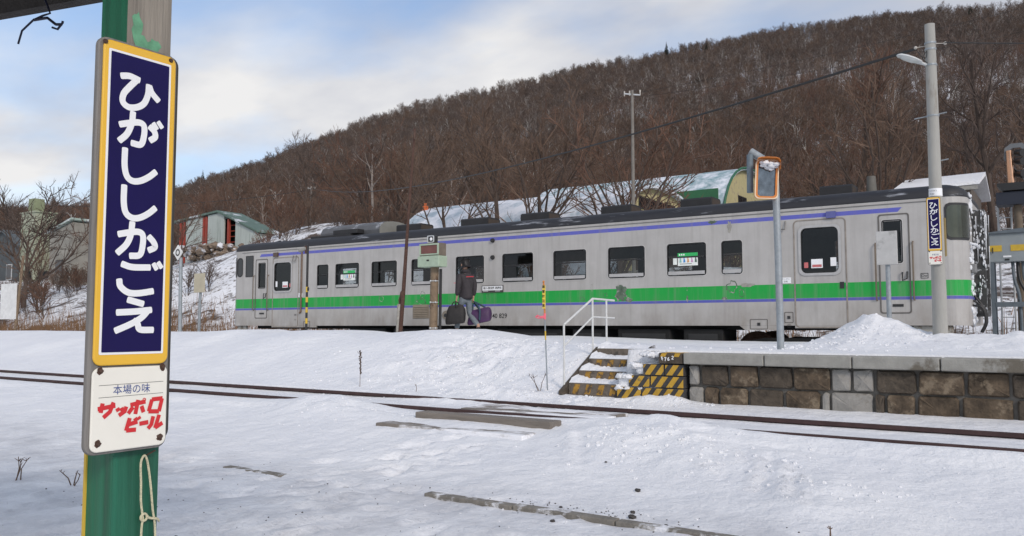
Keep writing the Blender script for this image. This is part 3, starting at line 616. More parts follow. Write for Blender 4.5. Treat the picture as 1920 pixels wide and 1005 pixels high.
# stones
stone_m = M('dark_pebble', (.055, .05, .048), .8, 0, .3, 20)
for k, (a, b, rr, lab) in enumerate(((-2.47, 5.05, .028, 'largest dark pebble behind the right part of the kerb'), (-2.53, 5.18, .019, 'flat pebble just beyond the largest pebble'), (-2.48, 4.98, .015, 'small pebble against the kerb below the largest pebble'), (-2.75, 5.72, .024, 'lone dark pebble on clean snow well behind the kerb'), (-2.86, 4.68, .018, 'round pebble on the snow in front of the kerb'),
        (-2.20, 4.98, .017, 'rightmost dark pebble behind the kerb'), (-3.05, 5.1, .014, 'middle one of the pebbles along the kerb'), (-4.62, 3.12, .05, 'dark rounded stone beside the green post at the bottom edge'), (-1.1, 8.95, .03, 'lone stone on snow beside the far rail before the stone wall'), (-3.35, 6.35, .014, 'tiny dark stone far back on the snow slope'))):
    m = MB(); lump(m, (a, b, gh(a, b)+rr*.3), rr, random.Random(k), 7, 5, .6); m.build('stone', stone_m, org=(a, b, gh(a, b)), smooth=True, label=lab, cat='stone')
m = MB(); rd = random.Random(12)
for _ in range(260):
    a, b = (rd.gauss(-2.75, .35), rd.gauss(5.04, .07)) if _ < 90 else (rd.uniform(-7, -1), rd.uniform(3.2, 5.3))
    rr = rd.uniform(.002, .008); lump(m, (a, b, gh(a, b)+rr*.3), rr, rd, 5, 3, .6)
m.build('gravel', stone_m, label='scattered dark grit on the trodden snow', cat='gravel', kind='stuff', recalc=False)
# dry weeds
def weed(u, y, h, n, lab, seed, spread=.12, seeds=True, name='dry_weed'):
    rd = random.Random(seed); z = gh(u, y); t = thing(name, lab, 'weed', (u, y, z)); m = MB()
    for i in range(n):
        e = (u+rd.gauss(0, spread)*h, y+rd.gauss(0, spread)*h, z+h*rd.uniform(.75, 1)); mid = ((u+e[0])/2+rd.gauss(0, .02), (y+e[1])/2, (z+e[2])/2)
        m.tube([(u+rd.gauss(0, .02), y+rd.gauss(0, .02), z-.04), mid, e], [.006, .005, .003], 4)
        for k in range(3):
            f = rd.uniform(.4, .9); p = [mid[j]+(e[j]-mid[j])*f for j in range(3)]; m.tube([p, (p[0]+rd.gauss(0, .1)*h, p[1]+rd.gauss(0, .1)*h, p[2]+.12*h)], [.004, .002], 3)
    m.build('stem', twig, t)
    if seeds:
        m = MB()
        for k in range(26): q = .35+.65*k/26; m.sphere((u+rd.gauss(0, .008), y+rd.gauss(0, .008), z+h*q), .013, 0, 5, 4)
        m.build('seed_head', twig_grey, t)
    return t
weed(-9.2, 9.35, .56, 1, 'tall dark dry seed stalk standing in the snow beyond the track', 1, .0)
weed(-8.0, 9.25, .14, 1, 'short dry stalk right of the tall seed stalk', 2, .05, False)
weed(-6.02, 9.55, .28, 3, 'small leafless twigs by the foot of the handrail', 3, .35, False)
weed(-7.5, 3.55, .20, 3, 'thin reddish dry grass tuft at the left edge of the snow', 4, .2, False)
weed(-6.9, 3.7, .13, 3, 'sparse bent twigs in snow left of the green post', 5, .5, False)
weed(-1.25, 5.2, .10, 1, 'single short twig poking up at the bottom edge of the snow', 6, .05, False)

# ------------------------------------------------------------------ island platform
pf = thing('platform', 'stone faced platform with concrete coping, right of the steps', 'platform', (2.0, 9.8, 0))
cop = [-4.02, -3.02, -2.05, -1.18, -.40, .45, 1.4, 2.4, 3.4, 5.4, 8]
for a, b in zip(cop, cop[1:]):
    m = MB(); m.box((a+.006, 9.66, .50), (b-.006, 9.98, .637)); m.build('coping_stone', concrete, pf, bevel=.014)
m = MB(); m.box((-3.98, 9.80, -.2), (8, 9.95, .497)); m.build('wall_core', mortar, pf)
rd = random.Random(21)
def course(z0, z1, widths, mats, u, jit=.012):
    for w, mt in zip(widths, mats):
        m = MB(); d = rd.uniform(0, .022); g = rd.uniform(.012, .02); y0 = 9.74+d; n = 9
        o = []
        for (cx, cz, a0) in ((u+w-g, z1-g*.6, 0), (u+g, z1-g*.6, 90), (u+g, z0+g*.6, 180), (u+w-g, z0+g*.6, 270)):
            for i in range(3): q = R(a0+45*i); o.append((cx+math.cos(q)*.03-math.copysign(.03, math.cos(R(a0+45)))+rd.uniform(-jit, jit)*.6, cz+math.sin(q)*.03-math.copysign(.03, math.sin(R(a0+45)))+rd.uniform(-jit, jit)*.5))
        cxm = sum(p[0] for p in o)/len(o); czm = sum(p[1] for p in o)/len(o); k = len(o)
        back = [(p[0], 9.83, p[1]) for p in o]; mid = [(p[0], y0+.022, p[1]) for p in o]; fr = [(cxm+(p[0]-cxm)*.93, y0+rd.uniform(-.012, .012), czm+(p[1]-czm)*.90) for p in o]
        fs = [(i, (i+1) % k, k+(i+1) % k, k+i) for i in range(k)]+[(k+i, k+(i+1) % k, 2*k+(i+1) % k, 2*k+i) for i in range(k)]+[(2*k+i, 2*k+(i+1) % k, 3*k) for i in range(k)]
        m.add(back+mid+fr+[(cxm, y0-rd.uniform(.004, .025), czm)], fs); m.build('wall_stone', mt, pf)
        u += w
G_, B_, K_ = stone_g, stone_b, stone_k
course(.235, .495, [.155, .36, .36, .40, .42, .22, .24, .42, .46, .40, .45, .42, .44, .4, .45, .4, .42, .45, .4], [G_, K_, B_, K_, B_, G_, G_, K_, B_, B_, K_, B_, K_, B_, B_, K_, B_, K_, B_], -3.99)
course(-.10, .232, [.20, .19, .36, .42, .41, .10, .46, .12, .30, .42, .48, .50, .45, .4, .46, .42, .45, .4, .45], [G_, B_, B_, K_, B_, G_, G_, K_, B_, B_, B_, K_, B_, K_, B_, K_, B_, B_, K_], -3.99)
# steps up to the platform
worn_y = M('worn_yellow', (.36, .20, .035), .9, 0, .35, 14, spot=(.085, .065, .048), spot_scale=11, spot_pos=.53)
step_m = M('step_concrete', (.15, .125, .10), .95, 0, .35, 9, bump=.5, bscale=40, spot=(.07, .06, .05), spot_scale=5, spot_pos=.55)
st = thing('platform_steps', 'snowy concrete steps with yellow and black hazard stripes', 'steps', (-5.3, 9.75, 0))
for k, (yf, zt, zb) in enumerate(((9.74, .205, .03), (10.02, .358, .19), (10.30, .512, .34), (10.56, .648, .50))):
    m = MB(); m.box((-5.70, yf, zb-.15), (-4.95, yf+.34, zt)); s_ = m.build('step', step_m, st, bevel=.012)
    if k < 3:
        for q in range(4):       # worn yellow blocks painted on the riser
            a = -5.64+q*.185+.02*k; m = MB(); m.prism([(a, zb+.03), (a+.085, zb+.03), (a+.125, zt-.014), (a+.04, zt-.014)], 'y', yf-.004, yf+.002); m.build('stripe', worn_y, s_)
    m = MB(); rd = random.Random(k)        # snow lying on the tread and drifted against the riser
    nx = 26; vs = []; fs = []
    for i in range(nx+1):
        a = -5.71+.78*i/nx; hh_ = .022+.02*rd.random()+(.05*max(0, 1-i/7)); lip = .015+.03*rd.random()
        vs += [(a, yf+lip, zt-.004), (a, yf+.07+lip, zt+hh_*.7), (a, yf+.30, zt+hh_+.02), (a, yf+.34, zt-.01)]
    for i in range(nx):
        for j in range(3): fs.append((i*4+j, (i+1)*4+j, (i+1)*4+j+1, i*4+j+1))
    m.add(vs, fs); m.build('snow_cover', snow_m, s_, smooth=True)
m = MB(); m.prism([(9.60, .05), (9.80, .05), (10.85, .58), (10.85, .665), (10.66, .665), (9.60, .10)], 'x', -5.775, -5.705); m.build('stringer', stone_k, st, bevel=.01)
# striped blocks beside the steps
hz = thing('hazard_blocks', 'stepped pile of yellow and black striped blocks beside the platform steps', 'blocks', (-4.4, 9.75, 0))
def striped(u0, u1, z0, z1, ph, yf=9.70):
    m = MB(); m.box((u0, yf, z0), (u1, yf+.24, z1)); o = m.build('block', blk_paint, hz, bevel=.006)
    p = .148; k = math.floor((u0-1)/p)
    sl = .75                                   # stripes lean to the right
    for q in range(-2, 16):
        a = u0-.5+ph+q*p*1.0
        # clip the leaning stripe a..a+.075 to the block
        def clip(poly):
            for ax, lim, sg in ((0, u0+.008, 1), (0, u1-.008, -1)):
                out = []
                for i in range(len(poly)):
                    P, Q = poly[i], poly[(i+1) % len(poly)]; fp, fq = (P[ax]-lim)*sg, (Q[ax]-lim)*sg
                    if fp >= 0: out.append(P)
                    if fp*fq < 0: t = fp/(fp-fq); out.append((P[0]+(Q[0]-P[0])*t, P[1]+(Q[1]-P[1])*t))
                poly = out
                if not poly: return poly
            return poly
        w = .078; h_ = z1-z0-.012
        poly = clip([(a, z0+.006), (a+w, z0+.006), (a+w+h_*sl, z1-.006), (a+h_*sl, z1-.006)])
        if len(poly) > 2:
            m = MB(); m.prism(poly, 'y', yf-.004, yf+.002); m.build('stripe', yel_paint, o)
sl = .75
striped(-4.575, -4.285, .347, .487, .075); striped(-4.278, -4.025, .347, .487, .075+.297-.296)
striped(-4.78, -4.48, .195, .340, -.04); striped(-4.472, -4.025, .195, .340, -.03)
striped(-4.95, -4.60, -.1, .188, .02); striped(-4.594, -4.025, -.1, .188, .055)
m = MB(); m.box((-4.35, 9.68, .50), (-4.03, 9.98, .632)); nb = m.build('number_block', stone_k, hz, bevel=.01)
for a in (-4.33, -4.15):
    m = MB(); m.prism([(a, 9.69), (a+.08, 9.69), (a+.12, 9.9), (a+.04, 9.9)], 'z', .630, .636); m.build('stripe', yel_paint, nb)
    m = MB(); m.prism([(a, .585), (a+.07, .585), (a+.095, .628), (a+.025, .628)], 'y', 9.676, 9.682); m.build('stripe', yel_paint, nb)
for s_, a, b, rz in (('ｷ', -4.300, .560, .2), ('7', -4.255, .553, .15), ('6', -4.215, .556, 0), ('2', -4.160, .572, -.15)):
    text('numeral', s_, white_p, nb, .062, frame_facing_cam_side(a, 9.675, b) @ Matrix.Rotation(rz, 4, 'Z'), .002)
m = MB(); m.box((-4.95, 9.72, .1), (-4.36, 9.97, .342)); m.box((-4.7, 9.72, .342), (-4.36, 9.97, .49)); m.box((-4.9, 9.95, .0), (-4.03, 10.9, .60)); m.build('cheek_snow', snow_m, hz, bevel=.05)
m = MB(); rd = random.Random(2)
for (a0, a1, zt) in ((-4.96, -4.76, .345), (-4.79, -4.56, .49), (-4.6, -4.34, .636), (-4.96, -4.6, .20)):
    for q in range(34): a = rd.uniform(a0, a1); lump(m, (a, rd.uniform(9.71, 9.94), zt-.03), rd.uniform(.03, .075), rd, 7, 5, .6)
m.build('snow_on_blocks', snow_m, smooth=True, label='snow caught on the ledges beside the steps', cat='snow', kind='stuff')
# white handrail
hr = thing('handrail', 'white painted steel handrail at the left of the steps', 'handrail', (-5.85, 10.3, .3)); hr_m = M('white_rail_paint', (.62, .63, .62), .5, 0, .1, 12, spot=(.3, .22, .16), spot_scale=18, spot_pos=.7)
for (a, b, z0, z1) in ((-5.77, 9.75, .15, .985), (-5.80, 10.62, .45, 1.36), (-5.80, 11.05, .5, 1.352)):
    m = MB(); m.cyl((a, b, z0), (a, b, z1), .0145, n=10); m.build('post', hr_m, hr, smooth=True)
m = MB(); m.tube([(-5.77, 9.75, .985), (-5.80, 10.62, 1.365), (-5.80, 11.30, 1.355)], .0155, 10); m.build('top_rail', hr_m, hr, smooth=True)
m = MB(); m.tube([(-5.77, 9.76, .70), (-5.80, 10.62, 1.10), (-5.80, 11.30, 1.09)], .0125, 10); m.build('lower_rail', hr_m, hr, smooth=True)
# snow stake with a label and a pink ribbon
ss = thing('snow_stake', 'thin yellow topped snow stake with a yellow label and pink ribbon', 'stake', (-5.95, 9.6, .2))
ux = lambda z: -5.95-.05*(z-.25)/1.3
m = MB(); m.cyl((ux(.1), 9.6, .1), (ux(1.12), 9.6, 1.12), .0095, n=8); m.build('pole', steel, ss, smooth=True)
m = MB(); m.cyl((ux(.78), 9.6, .78), (ux(.90), 9.6, .90), .0105, n=8); m.build('band', yel_pole, ss)
m = MB(); m.cyl((ux(1.12), 9.6, 1.12), (ux(1.56), 9.6, 1.56), .013, n=8); m.sphere((ux(1.575), 9.6, 1.575), .016); m.build('stake_top', M('orange_plastic', (.55, .20, .05), .5), ss, smooth=True)
m = MB(); m.box((ux(1.2)-.024, 9.582, 1.205), (ux(1.2)+.024, 9.586, 1.525)); lb = m.build('label_plate', M('yellow_label', (.85, .62, .08), .5, 0, .05), ss)
for k, ch in enumerate('積雪計注意'): text('character', ch, black_p, lb, .045, frame_facing_cam_side(ux(1.3), 9.579, 1.50-.064*k), .0006)
m = MB(); m.tube([(ux(1.1), 9.585, 1.10), (ux(1.1)-.05, 9.56, 1.095), (ux(1.1)-.10, 9.57, 1.11), (ux(1.1)-.12, 9.56, 1.09), (ux(1.1)-.08, 9.56, 1.075), (ux(1.1), 9.58, 1.085)], [.012, .008, .014, .012, .008, .012], 5)
m.cyl((ux(1.12), 9.6, 1.06), (ux(1.12), 9.6, 1.14), .017, n=8); m.build('ribbon', M('pink_tape', (.85, .16, .22), .5), ss)

# ------------------------------------------------------------------ station name signs: strokes on an upright plate (across, up)
KANA = [[(.9803,1.5118),(.9997,1.5158),(1.0215,1.5120)], [(1.0165,1.5120),(.9996,1.492),(.9865,1.4733),(.9852,1.4556),(.9987,1.4468),(1.0183,1.4507),(1.0345,1.4629),(1.043,1.4841),(1.0446,1.5060)], [(1.0462,1.5040),(1.0530,1.4905),(1.0686,1.4764)],
 [(.9807,1.4049),(1.0023,1.4122),(1.0245,1.4177),(1.0363,1.4115),(1.0365,1.389),(1.0296,1.3696),(1.0087,1.3691)], [(1.0093,1.4373),(1.0072,1.4132),(.9973,1.3876),(.9805,1.3694)], [(1.05,1.4133),(1.0611,1.4048),(1.0636,1.3927),(1.052,1.3828)], [(1.0584,1.4227),(1.0671,1.4118)], [(1.0702,1.428),(1.0795,1.4172)],
 [(.9936,1.3541),(.9938,1.3177),(.9995,1.2952),(1.0125,1.2859),(1.0313,1.2887),(1.0512,1.3002),(1.0672,1.3141)], [(.9944,1.273),(.9947,1.2368),(1.0003,1.2143),(1.0153,1.2048),(1.0341,1.2077),(1.0539,1.2194),(1.0688,1.2326)],
 [(.9856,1.1666),(1.0105,1.1726),(1.0312,1.1755),(1.0414,1.1679),(1.0412,1.1444),(1.0349,1.1251),(1.0133,1.1217)], [(1.0157,1.1945),(1.0131,1.1682),(1.0037,1.146),(.9842,1.1261)], [(1.0556,1.1673),(1.0673,1.156),(1.0707,1.1448),(1.0566,1.1371)],
 [(.9955,1.103),(1.019,1.0975),(1.0599,1.099)], [(1.0689,1.1076),(1.0764,1.0961)], [(1.0801,1.1111),(1.0882,1.1006)], [(.99,1.0688),(.9934,1.0544),(1.0111,1.0422),(1.0347,1.0411),(1.0688,1.0469)],
 [(1.0117,1.0265),(1.0465,1.0181)], [(.9877,.9986),(1.0262,1.001),(1.066,1.0053)], [(1.0595,1.0045),(1.044,.9882),(1.0198,.9742),(.9853,.9597)], [(1.0259,.9816),(1.035,.9742),(1.0414,.9622),(1.0716,.9611)]]
BEER = [[(.954,.7964),(.9927,.8008)], [(.9644,.8077),(.9607,.7882)], [(.9882,.8082),(.9808,.7889),(.9666,.7778)], [(.9966,.7953),(1.0003,.7884)], [(1.0061,.7955),(1.0088,.7891)], [(1.0171,.797),(1.0139,.7872),(1.0009,.7794)], [(1.0262,.7996),(1.0615,.8046)], [(1.0439,.8093),(1.0382,.7792)], [(1.0325,.7948),(1.0217,.7818)], [(1.0521,.7956),(1.0573,.7816)],
 [(1.0766,.8079),(1.0694,.7826)], [(1.076,.8079),(1.102,.809)], [(1.1009,.8086),(1.0942,.7805)], [(1.0689,.7826),(1.0944,.7804)], [(1.0256,.7719),(1.0179,.7456)], [(1.0184,.746),(1.0408,.7456)], [(1.0235,.7583),(1.0439,.7626)], [(1.0374,.7709),(1.0407,.7653)], [(1.0451,.7726),(1.0484,.767)], [(1.0482,.7574),(1.0691,.7592)],
 [(1.0805,.7709),(1.0763,.7532),(1.0688,.7452)], [(1.0947,.773),(1.0856,.7449)], [(1.0856,.7454),(1.1032,.7545)]]
def station_sign(name, label, P, org, tfr, front=True, edge=None, sw=.0140):
    """P((a, b), d): a across the plate (.92 to 1.12), b height (.70 to 1.59), d towards the reader"""
    t = thing(name, label, 'station sign', org)
    def slab(nm, outl, d0, d1, mat, par=t, bev=.0):
        m = MB(); n = len(outl); m.add([P(q, d0) for q in outl]+[P(q, d1) for q in outl], [tuple(range(n)), tuple(range(n, 2*n))]+[(i, (i+1) % n, n+(i+1) % n, n+i) for i in range(n)]); return m.build(nm, mat, par, bevel=bev)
    slab('back_board', rrect(.932, .700, 1.1185, 1.592, .022), -.014, 0, edge or board_wood, bev=.003)
    if not front: return t
    yp = slab('name_plate', rrect(.9405, .886, 1.1125, 1.586, .018), .0005, .007, yellow_e, bev=.004)
    slab('white_line', rrect(.9515, .909, 1.0990, 1.5665, .003), .0072, .0078, white_p, yp); slab('name_field', rrect(.9565, .914, 1.0940, 1.5615, .002), .0081, .0084, navy_e, yp)
    m = MB()
    for k, s_ in enumerate(KANA): stroke(m, s_, sw*(.78 if len(s_) == 2 and abs(s_[0][0]-s_[1][0]) < .012 else 1), P, .0088+.00004*k)
    m.build('station_name', white_p, yp, recalc=False)
    bp = slab('advert_plate', rrect(.9405, .706, 1.1135, .882, .016), .0005, .006, white_e, bev=.003)
    m = MB()
    for k, s_ in enumerate(BEER): stroke(m, s_, .0092, P, .0066+.00004*k, smooth=False, cap=False)
    q = [(1.0583+.0033*math.cos(i*.524), .8085+.0033*math.sin(i*.524)) for i in range(13)]; stroke(m, q, .0018, P, .0068, smooth=False, cap=False)
    m.build('advert_lettering', red_p, bp, recalc=False)
    for a in (.8450, .8195):
        m = MB(); stroke(m, [(.955, a), (1.103, a+.0015)], .0008, P, .0066, False, False); m.build('rule_line', black_p, bp, recalc=False)
    text('advert_lettering', '本場の味', blue_p, bp, .0215, tfr(1.0288, .8325, .0068), 0)
    for a, b in ((.9436, 1.578), (1.098, 1.5775), (.957, .8765), (1.1, .879), (.957, .7246), (1.098, .7238)):
        m = MB(); p0, p1 = Vector(P((a, b), .006)), Vector(P((a, b), .0105)); m.cyl(p0, p1, .0058, .004, n=8); m.build('bolt', bolt_m, t)
    m = MB()
    for a, b in ((.957, .7246), (1.098, .7238), (.957, .8755), (1.1, .878)):      # rust rings round the bolts
        rd = random.Random(int(a*1e4)); o = [(a+.0085*rd.uniform(.7, 1.15)*math.cos(i*.45), b+.0085*rd.uniform(.7, 1.15)*math.sin(i*.45)) for i in range(14)]
        m.poly([P(q, .0064) for q in o])
    m.build('rust_stain', rust, bp, recalc=False)
    return t
post_y = M('post_yellow', (.62, .42, .05), .6)
green_p = M('green_post_paint', (.010, .125, .062), .5, 0, .35, 30, bump=.25, bscale=50, stretch=(1, 1, .05), spot=(.02, .16, .10), spot_scale=8, spot_pos=.6)
po = thing('wooden_post', 'square canopy post, green below and bare grey wood above', 'post', (-1.78, 1.065, -.45))
def ground_post():
    x0, x1, y0, y1 = -1.832, -1.727, 1.012, 1.117
    m = MB(); m.box((x0, y0, -.6), (x1, y1, 2.32)); m.build('core', old_wood, po)
    # each face carries its own coat
    m = MB(); m.box((x0, y0-.002, -.6), (x1-.0005, y0-.0002, 2.3)); m.build('side_coat', green_p, po)
    m = MB(); m.box((x1+.0002, y0-.002, 1.575), (x1+.002, y1, 2.3)); m.build('bare_timber_face', grey_wood, po)
    m = MB(); m.box((x1+.0002, y0-.002, -.6), (x1+.002, y1, 1.574)); m.build('front_coat', M('green_post_face', (.012, .115, .066), .55, 0, .45, 26, bump=.3, bscale=50, stretch=(1, 1, .04)), po)
    m = MB(); m.box((x0-.0025, y0-.006, -.6), (x0+.006, y0-.0021, .72)); m.build('corner_stripe', post_y, po)
ground_post()
m = MB(); rd = random.Random(6)
for (cy, cz, a, b) in ((1.045, 1.605, .022, .022), (1.032, 1.64, .014, .035), (1.075, 1.612, .018, .015)):
    m.poly([(-1.7244+.0001*a, cy+a*rd.uniform(.6, 1.2)*math.cos(i*.42), cz+b*rd.uniform(.6, 1.2)*math.sin(i*.42)) for i in range(15)])
    for v in range(15): pass
m.build('flaking_paint', M('old_green_paint', (.13, .34, .20), .7, 0, .3, 40), po, recalc=False)
SX = -1.7
Px = lambda q, d: (SX+d, q[0], q[1])
station_sign('station_sign', 'large yellow framed navy station sign on the green post in the foreground', Px, (SX, 1.02, .7), lambda a, b, d: frame_px(SX+d, a, b))
Pb = lambda q, d: (-1.834-.026-d, q[0]+.102, .695+(q[1]-.70)*1.062)
station_sign('station_sign', 'dark edge of the second sign board behind the green post', Pb, (-1.86, 1.14, .7), None, front=False, edge=dark_edge)
rp = thing('rope', 'cream cord looped over a nail on the green post', 'rope', (-1.72, 1.09, .5))
xr = -1.7165
m = MB(); m.tube(catmull([(xr, a, b) for a, b in ((1.073, .30), (1.075, .51), (1.078, .542), (1.076, .559), (1.072, .587), (1.071, .625), (1.069, .667), (1.0755, .683), (1.082, .678), (1.088, .655), (1.095, .611), (1.101, .562), (1.109, .503), (1.113, .3))], 5), .0026, 6); m.build('cord', rope_m, rp, smooth=True)
m = MB(); m.tube(catmull([(xr+.002, 1.079+.0075*math.cos(a), .549+.0075*math.sin(a)) for a in [i*.6 for i in range(12)]]+[(xr+.003, 1.092, .5455), (xr+.002, 1.111, .54), (xr-.004, 1.1195, .533)], 4), .0028, 6); m.build('knot', rope_m, rp, smooth=True)
m = MB(); m.cyl((-1.725, 1.079, .679), (-1.703, 1.094, .694), .0018, n=6); m.build('nail', bolt_m, rp)
# canopy eave and hook at the top left
ev = thing('canopy_eave', 'dark timber eave of the station canopy in the top left corner', 'roof', (-3.4, 1.4, 2.2))
eave_m = M('dark_eave', (.035, .03, .027), .85, 0, .3, 10, bump=.4)
m = MB(); p0, p1 = Vector((-7.4, .535, 2.30)), Vector((-1.0, 2.145, 2.30)); m.obox(p0, p1, .05, .2); m.build('fascia', eave_m, ev)
d_ = (p1-p0).normalized(); nn = Vector((d_.y, -d_.x, 0)); m = MB(); m.add([p0+Vector((0, 0, .08)), p1+Vector((0, 0, .08)), p1+nn*3.2+Vector((0, 0, .75)), p0+nn*3.2+Vector((0, 0, .75)), p0+Vector((0, 0, .14)), p1+Vector((0, 0, .14)), p1+nn*3.2+Vector((0, 0, .81)), p0+nn*3.2+Vector((0, 0, .81))], [(0,1,2,3),(7,6,5,4),(0,4,5,1),(1,5,6,2),(2,6,7,3),(3,7,4,0)]); m.build('roof_deck', eave_m, ev)
m = MB(); m.box((-1.85, -1.2, 2.29), (-1.71, 1.85, 2.38)); m.build('beam', eave_m, ev)
# hook hanging from the eave
hk = lambda x, y: (lambda t: (t[0], t[1], t[2]))(x)
m = MB(); b0 = Vector((-3.17, 1.52, 2.21))
pts = [(0, 0, 0), (.02, .005, -.035), (.035, .01, -.07), (.0, 0, -.075), (-.05, -.01, -.085), (-.10, -.025, -.12), (-.115, -.03, -.17)]
m.tube([b0+Vector(p) for p in pts], .004, 6); m.tube([b0+Vector(p) for p in ((-.045, -.01, -.085), (.02, .008, -.085), (.06, .02, -.115), (.085, .028, -.118))], .0055, 6); m.tube([b0+Vector(p) for p in ((.045, .015, -.125), (.07, .022, -.135), (.088, .03, -.112), (.09, .03, -.105))], .0045, 6)
m.build('iron_hook', M('blue_black_iron', (.02, .022, .045), .5, .5), org=b0, smooth=True, label='curled dark iron hook hanging below the canopy eave', cat='hook')

# ------------------------------------------------------------------ poles on the platform
cp = thing('concrete_pole', 'tall tapering concrete lamp pole standing in snow on the platform', 'pole', (-1.565, 12.98, .6))
px = lambda z: -1.567+.003*(z-.87)/4.4
m = MB(); m.cyl((-1.567, 13.0, .4), (-1.564, 13.0, 5.30), .102, .068, n=20); m.build('shaft', conc_pole, cp, smooth=True)
m = MB(); m.cyl((-1.566, 13.0, 2.80), (-1.566, 13.0, 2.91), .0885, .0878, n=20); bd = m.build('white_band', white_p, cp, smooth=True)
text('number_text', '口 ﾋｶ10 3', black_p, bd, .03, frame_facing_cam_side(-1.60, 12.908, 2.872)); text('number_text', '東鹿越', black_p, bd, .02, frame_facing_cam_side(-1.60, 12.908, 2.828))
a0_, a1_ = Vector((-1.62, 12.945, 4.705)), Vector((-1.955, 12.66, 4.83)); dx_ = (a1_-a0_).normalized(); sd_ = dx_.cross(Vector((0, 0, 1))).normalized(); up_ = sd_.cross(dx_)
def lamp_loft(prof, lo, hi):
    m = MB(); n = 14; vs = []
    for t, w, hu, hd in prof:
        for i in range(n): a = 2*math.pi*i/n; vs.append(a0_.lerp(a1_, t)+sd_*w*math.cos(a)+up_*(hu if math.sin(a) > 0 else hd)*math.sin(a))
    k = len(prof); m.add(vs, [(j*n+i, j*n+(i+1) % n, (j+1)*n+(i+1) % n, (j+1)*n+i) for j in range(k-1) for i in range(n)]+[tuple(range(n)), tuple((k-1)*n+i for i in range(n))]); return m
lamp = lamp_loft([(0, .02, .02, .02), (.16, .024, .022, .022), (.22, .055, .035, .015), (.45, .075, .045, .012), (.7, .078, .045, .012), (.9, .06, .034, .010), (.98, .03, .016, .006)], 0, 1).build('lamp_head', M('lamp_white', (.55, .57, .56), .35), cp, smooth=True)
lamp_loft([(.28, .045, .0, .02), (.45, .064, .0, .036), (.7, .066, .0, .036), (.88, .045, .0, .02)], 0, 1).build('lamp_lens', M('frosted_lens', (.5, .52, .5), .2), lamp, smooth=True)
for z_, r_ in ((4.70, .077), (5.02, .075), (4.93, .0755), (3.96, .081)): m = MB(); m.cyl((-1.565, 13.0, z_-.012), (-1.565, 13.0, z_+.012), r_+.003, n=20); m.build('steel_band', steel, cp)
for z_, s_ in ((3.97, 0), (3.30, 1)):
    m = MB(); m.cyl((-1.565-(.24 if s_ == 0 else 0), 13.0, z_-.02*(1-s_)), (-1.565+.18, 13.0, z_+.02), .009, n=6); m.build('step_bolt', steel, cp)
for sx_ in (-1, 1):
    a = (-1.565+sx_*.09, 13.0-.02*sx_, 5.0); m = MB(); m.sphere((a[0]+sx_*.10, a[1]+.03*sx_, a[2]-.01), .024, 0, 8, 6); m.cyl((a[0]-.02*sx_, a[1], a[2]), (a[0]+sx_*.10, a[1]+.03*sx_, a[2]-.01), .006, n=5); m.build('insulator', M('porcelain', (.5, .47, .42), .3), cp, smooth=True)
m = MB(); m.tube(catmull([(-1.75, 13.0, 4.97), (-1.68, 12.97, 4.84), (-1.62, 12.93, 4.80), (-1.60, 12.92, 4.90)], 5), .005, 5); m.tube(catmull([(-1.60, 12.92, 4.90), (-1.66, 12.92, 4.80), (-1.60, 12.92, 4.72)], 5), .005, 5); m.build('jumper_cable', blk_pole, cp)
Pc = lambda q, d: (-1.59+(q[0]-1.02), 12.885-d, 1.822+(q[1]-.70)*1.075)
def tfc(a, b, d): x, y, z = Pc((a, b), d); return frame_facing_cam_side(x, y, z)
station_sign('pole_sign', 'small navy station sign strapped to the concrete lamp pole', Pc, (-1.59, 12.9, 1.82), tfc, sw=.0105)
tan_edge = M('tan_board_edge', (.32, .24, .10), .7)
Pc2 = lambda q, d: (-1.560+(q[0]-1.02)*1.02, 13.103+d*.6, 1.95+(q[1]-.70)*.62)
station_sign('pole_sign', 'edge of a second sign on the far side of the concrete pole', Pc2, (-1.566, 13.13, 1.80), None, front=False, edge=tan_edge)
# traffic mirror
mp = thing('mirror_pole', 'bent grey steel pole carrying an orange framed traffic mirror', 'mirror', (-3.25, 11.15, .6))
m = MB(); m.tube(catmull([(-3.253, 11.15, .4), (-3.255, 11.15, 1.4), (-3.268, 11.15, 2.6), (-3.285, 11.15, 2.98), (-3.36, 11.15, 3.16), (-3.45, 11.15, 3.245), (-3.50, 11.15, 3.29)], 5), .046, 14); m.build('pole', steel, mp, smooth=True)
m = MB(); m.cyl((-3.44, 11.15, 3.24), (-3.60, 11.13, 3.36), .055, n=14); m.cyl((-3.445, 11.15, 3.24), (-3.43, 11.15, 3.235), .06, n=14); m.build('end_cap', steel, mp, smooth=True)
m = MB(); m.cyl((-3.592, 11.06, 2.78), (-3.585, 11.06, 3.30), .044, n=14); m.build('hanger_tube', M('blue_grey_paint', (.13, .17, .20), .5, 0, .15, 10), mp, smooth=True)
c0 = Vector((-3.36, 11.04, 2.935)); ry = R(26)      # the mirror is turned a little towards the steps
def Pm(q, d): v = Vector((q[0], -d, q[1])); v.rotate(Matrix.Rotation(R(3), 3, 'Y')); v.rotate(Matrix.Rotation(ry, 3, 'Z')); return tuple(c0+v)
m = MB(); ring(m, rrect(-0.145, -.26, 0.145, .26, .05), rrect(-0.115, -.23, 0.115, .23, .04), Pm, 0, -.05, .03); m.build('mirror_frame', M('orange_frame', (.62, .20, .03), .4, 0, .12, 6), mp)
m = MB(); ring(m, rrect(-0.152, -.267, 0.152, .267, .055), rrect(-0.138, -.253, 0.138, .253, .05), Pm, 0, .028, .036); m.build('frame_lip', M('cream_lip', (.75, .58, .40), .4), mp)
m = MB(); o = rrect(-.12, -.235, .12, .235, .045); m.poly([Pm(q, -.012) for q in o]); m.build('mirror_face', M('dark_reflection_mirror', (.17, .175, .18), .16, 1., .5, 9), mp, recalc=False)  # face colour darkened to stand in for the trees it reflects
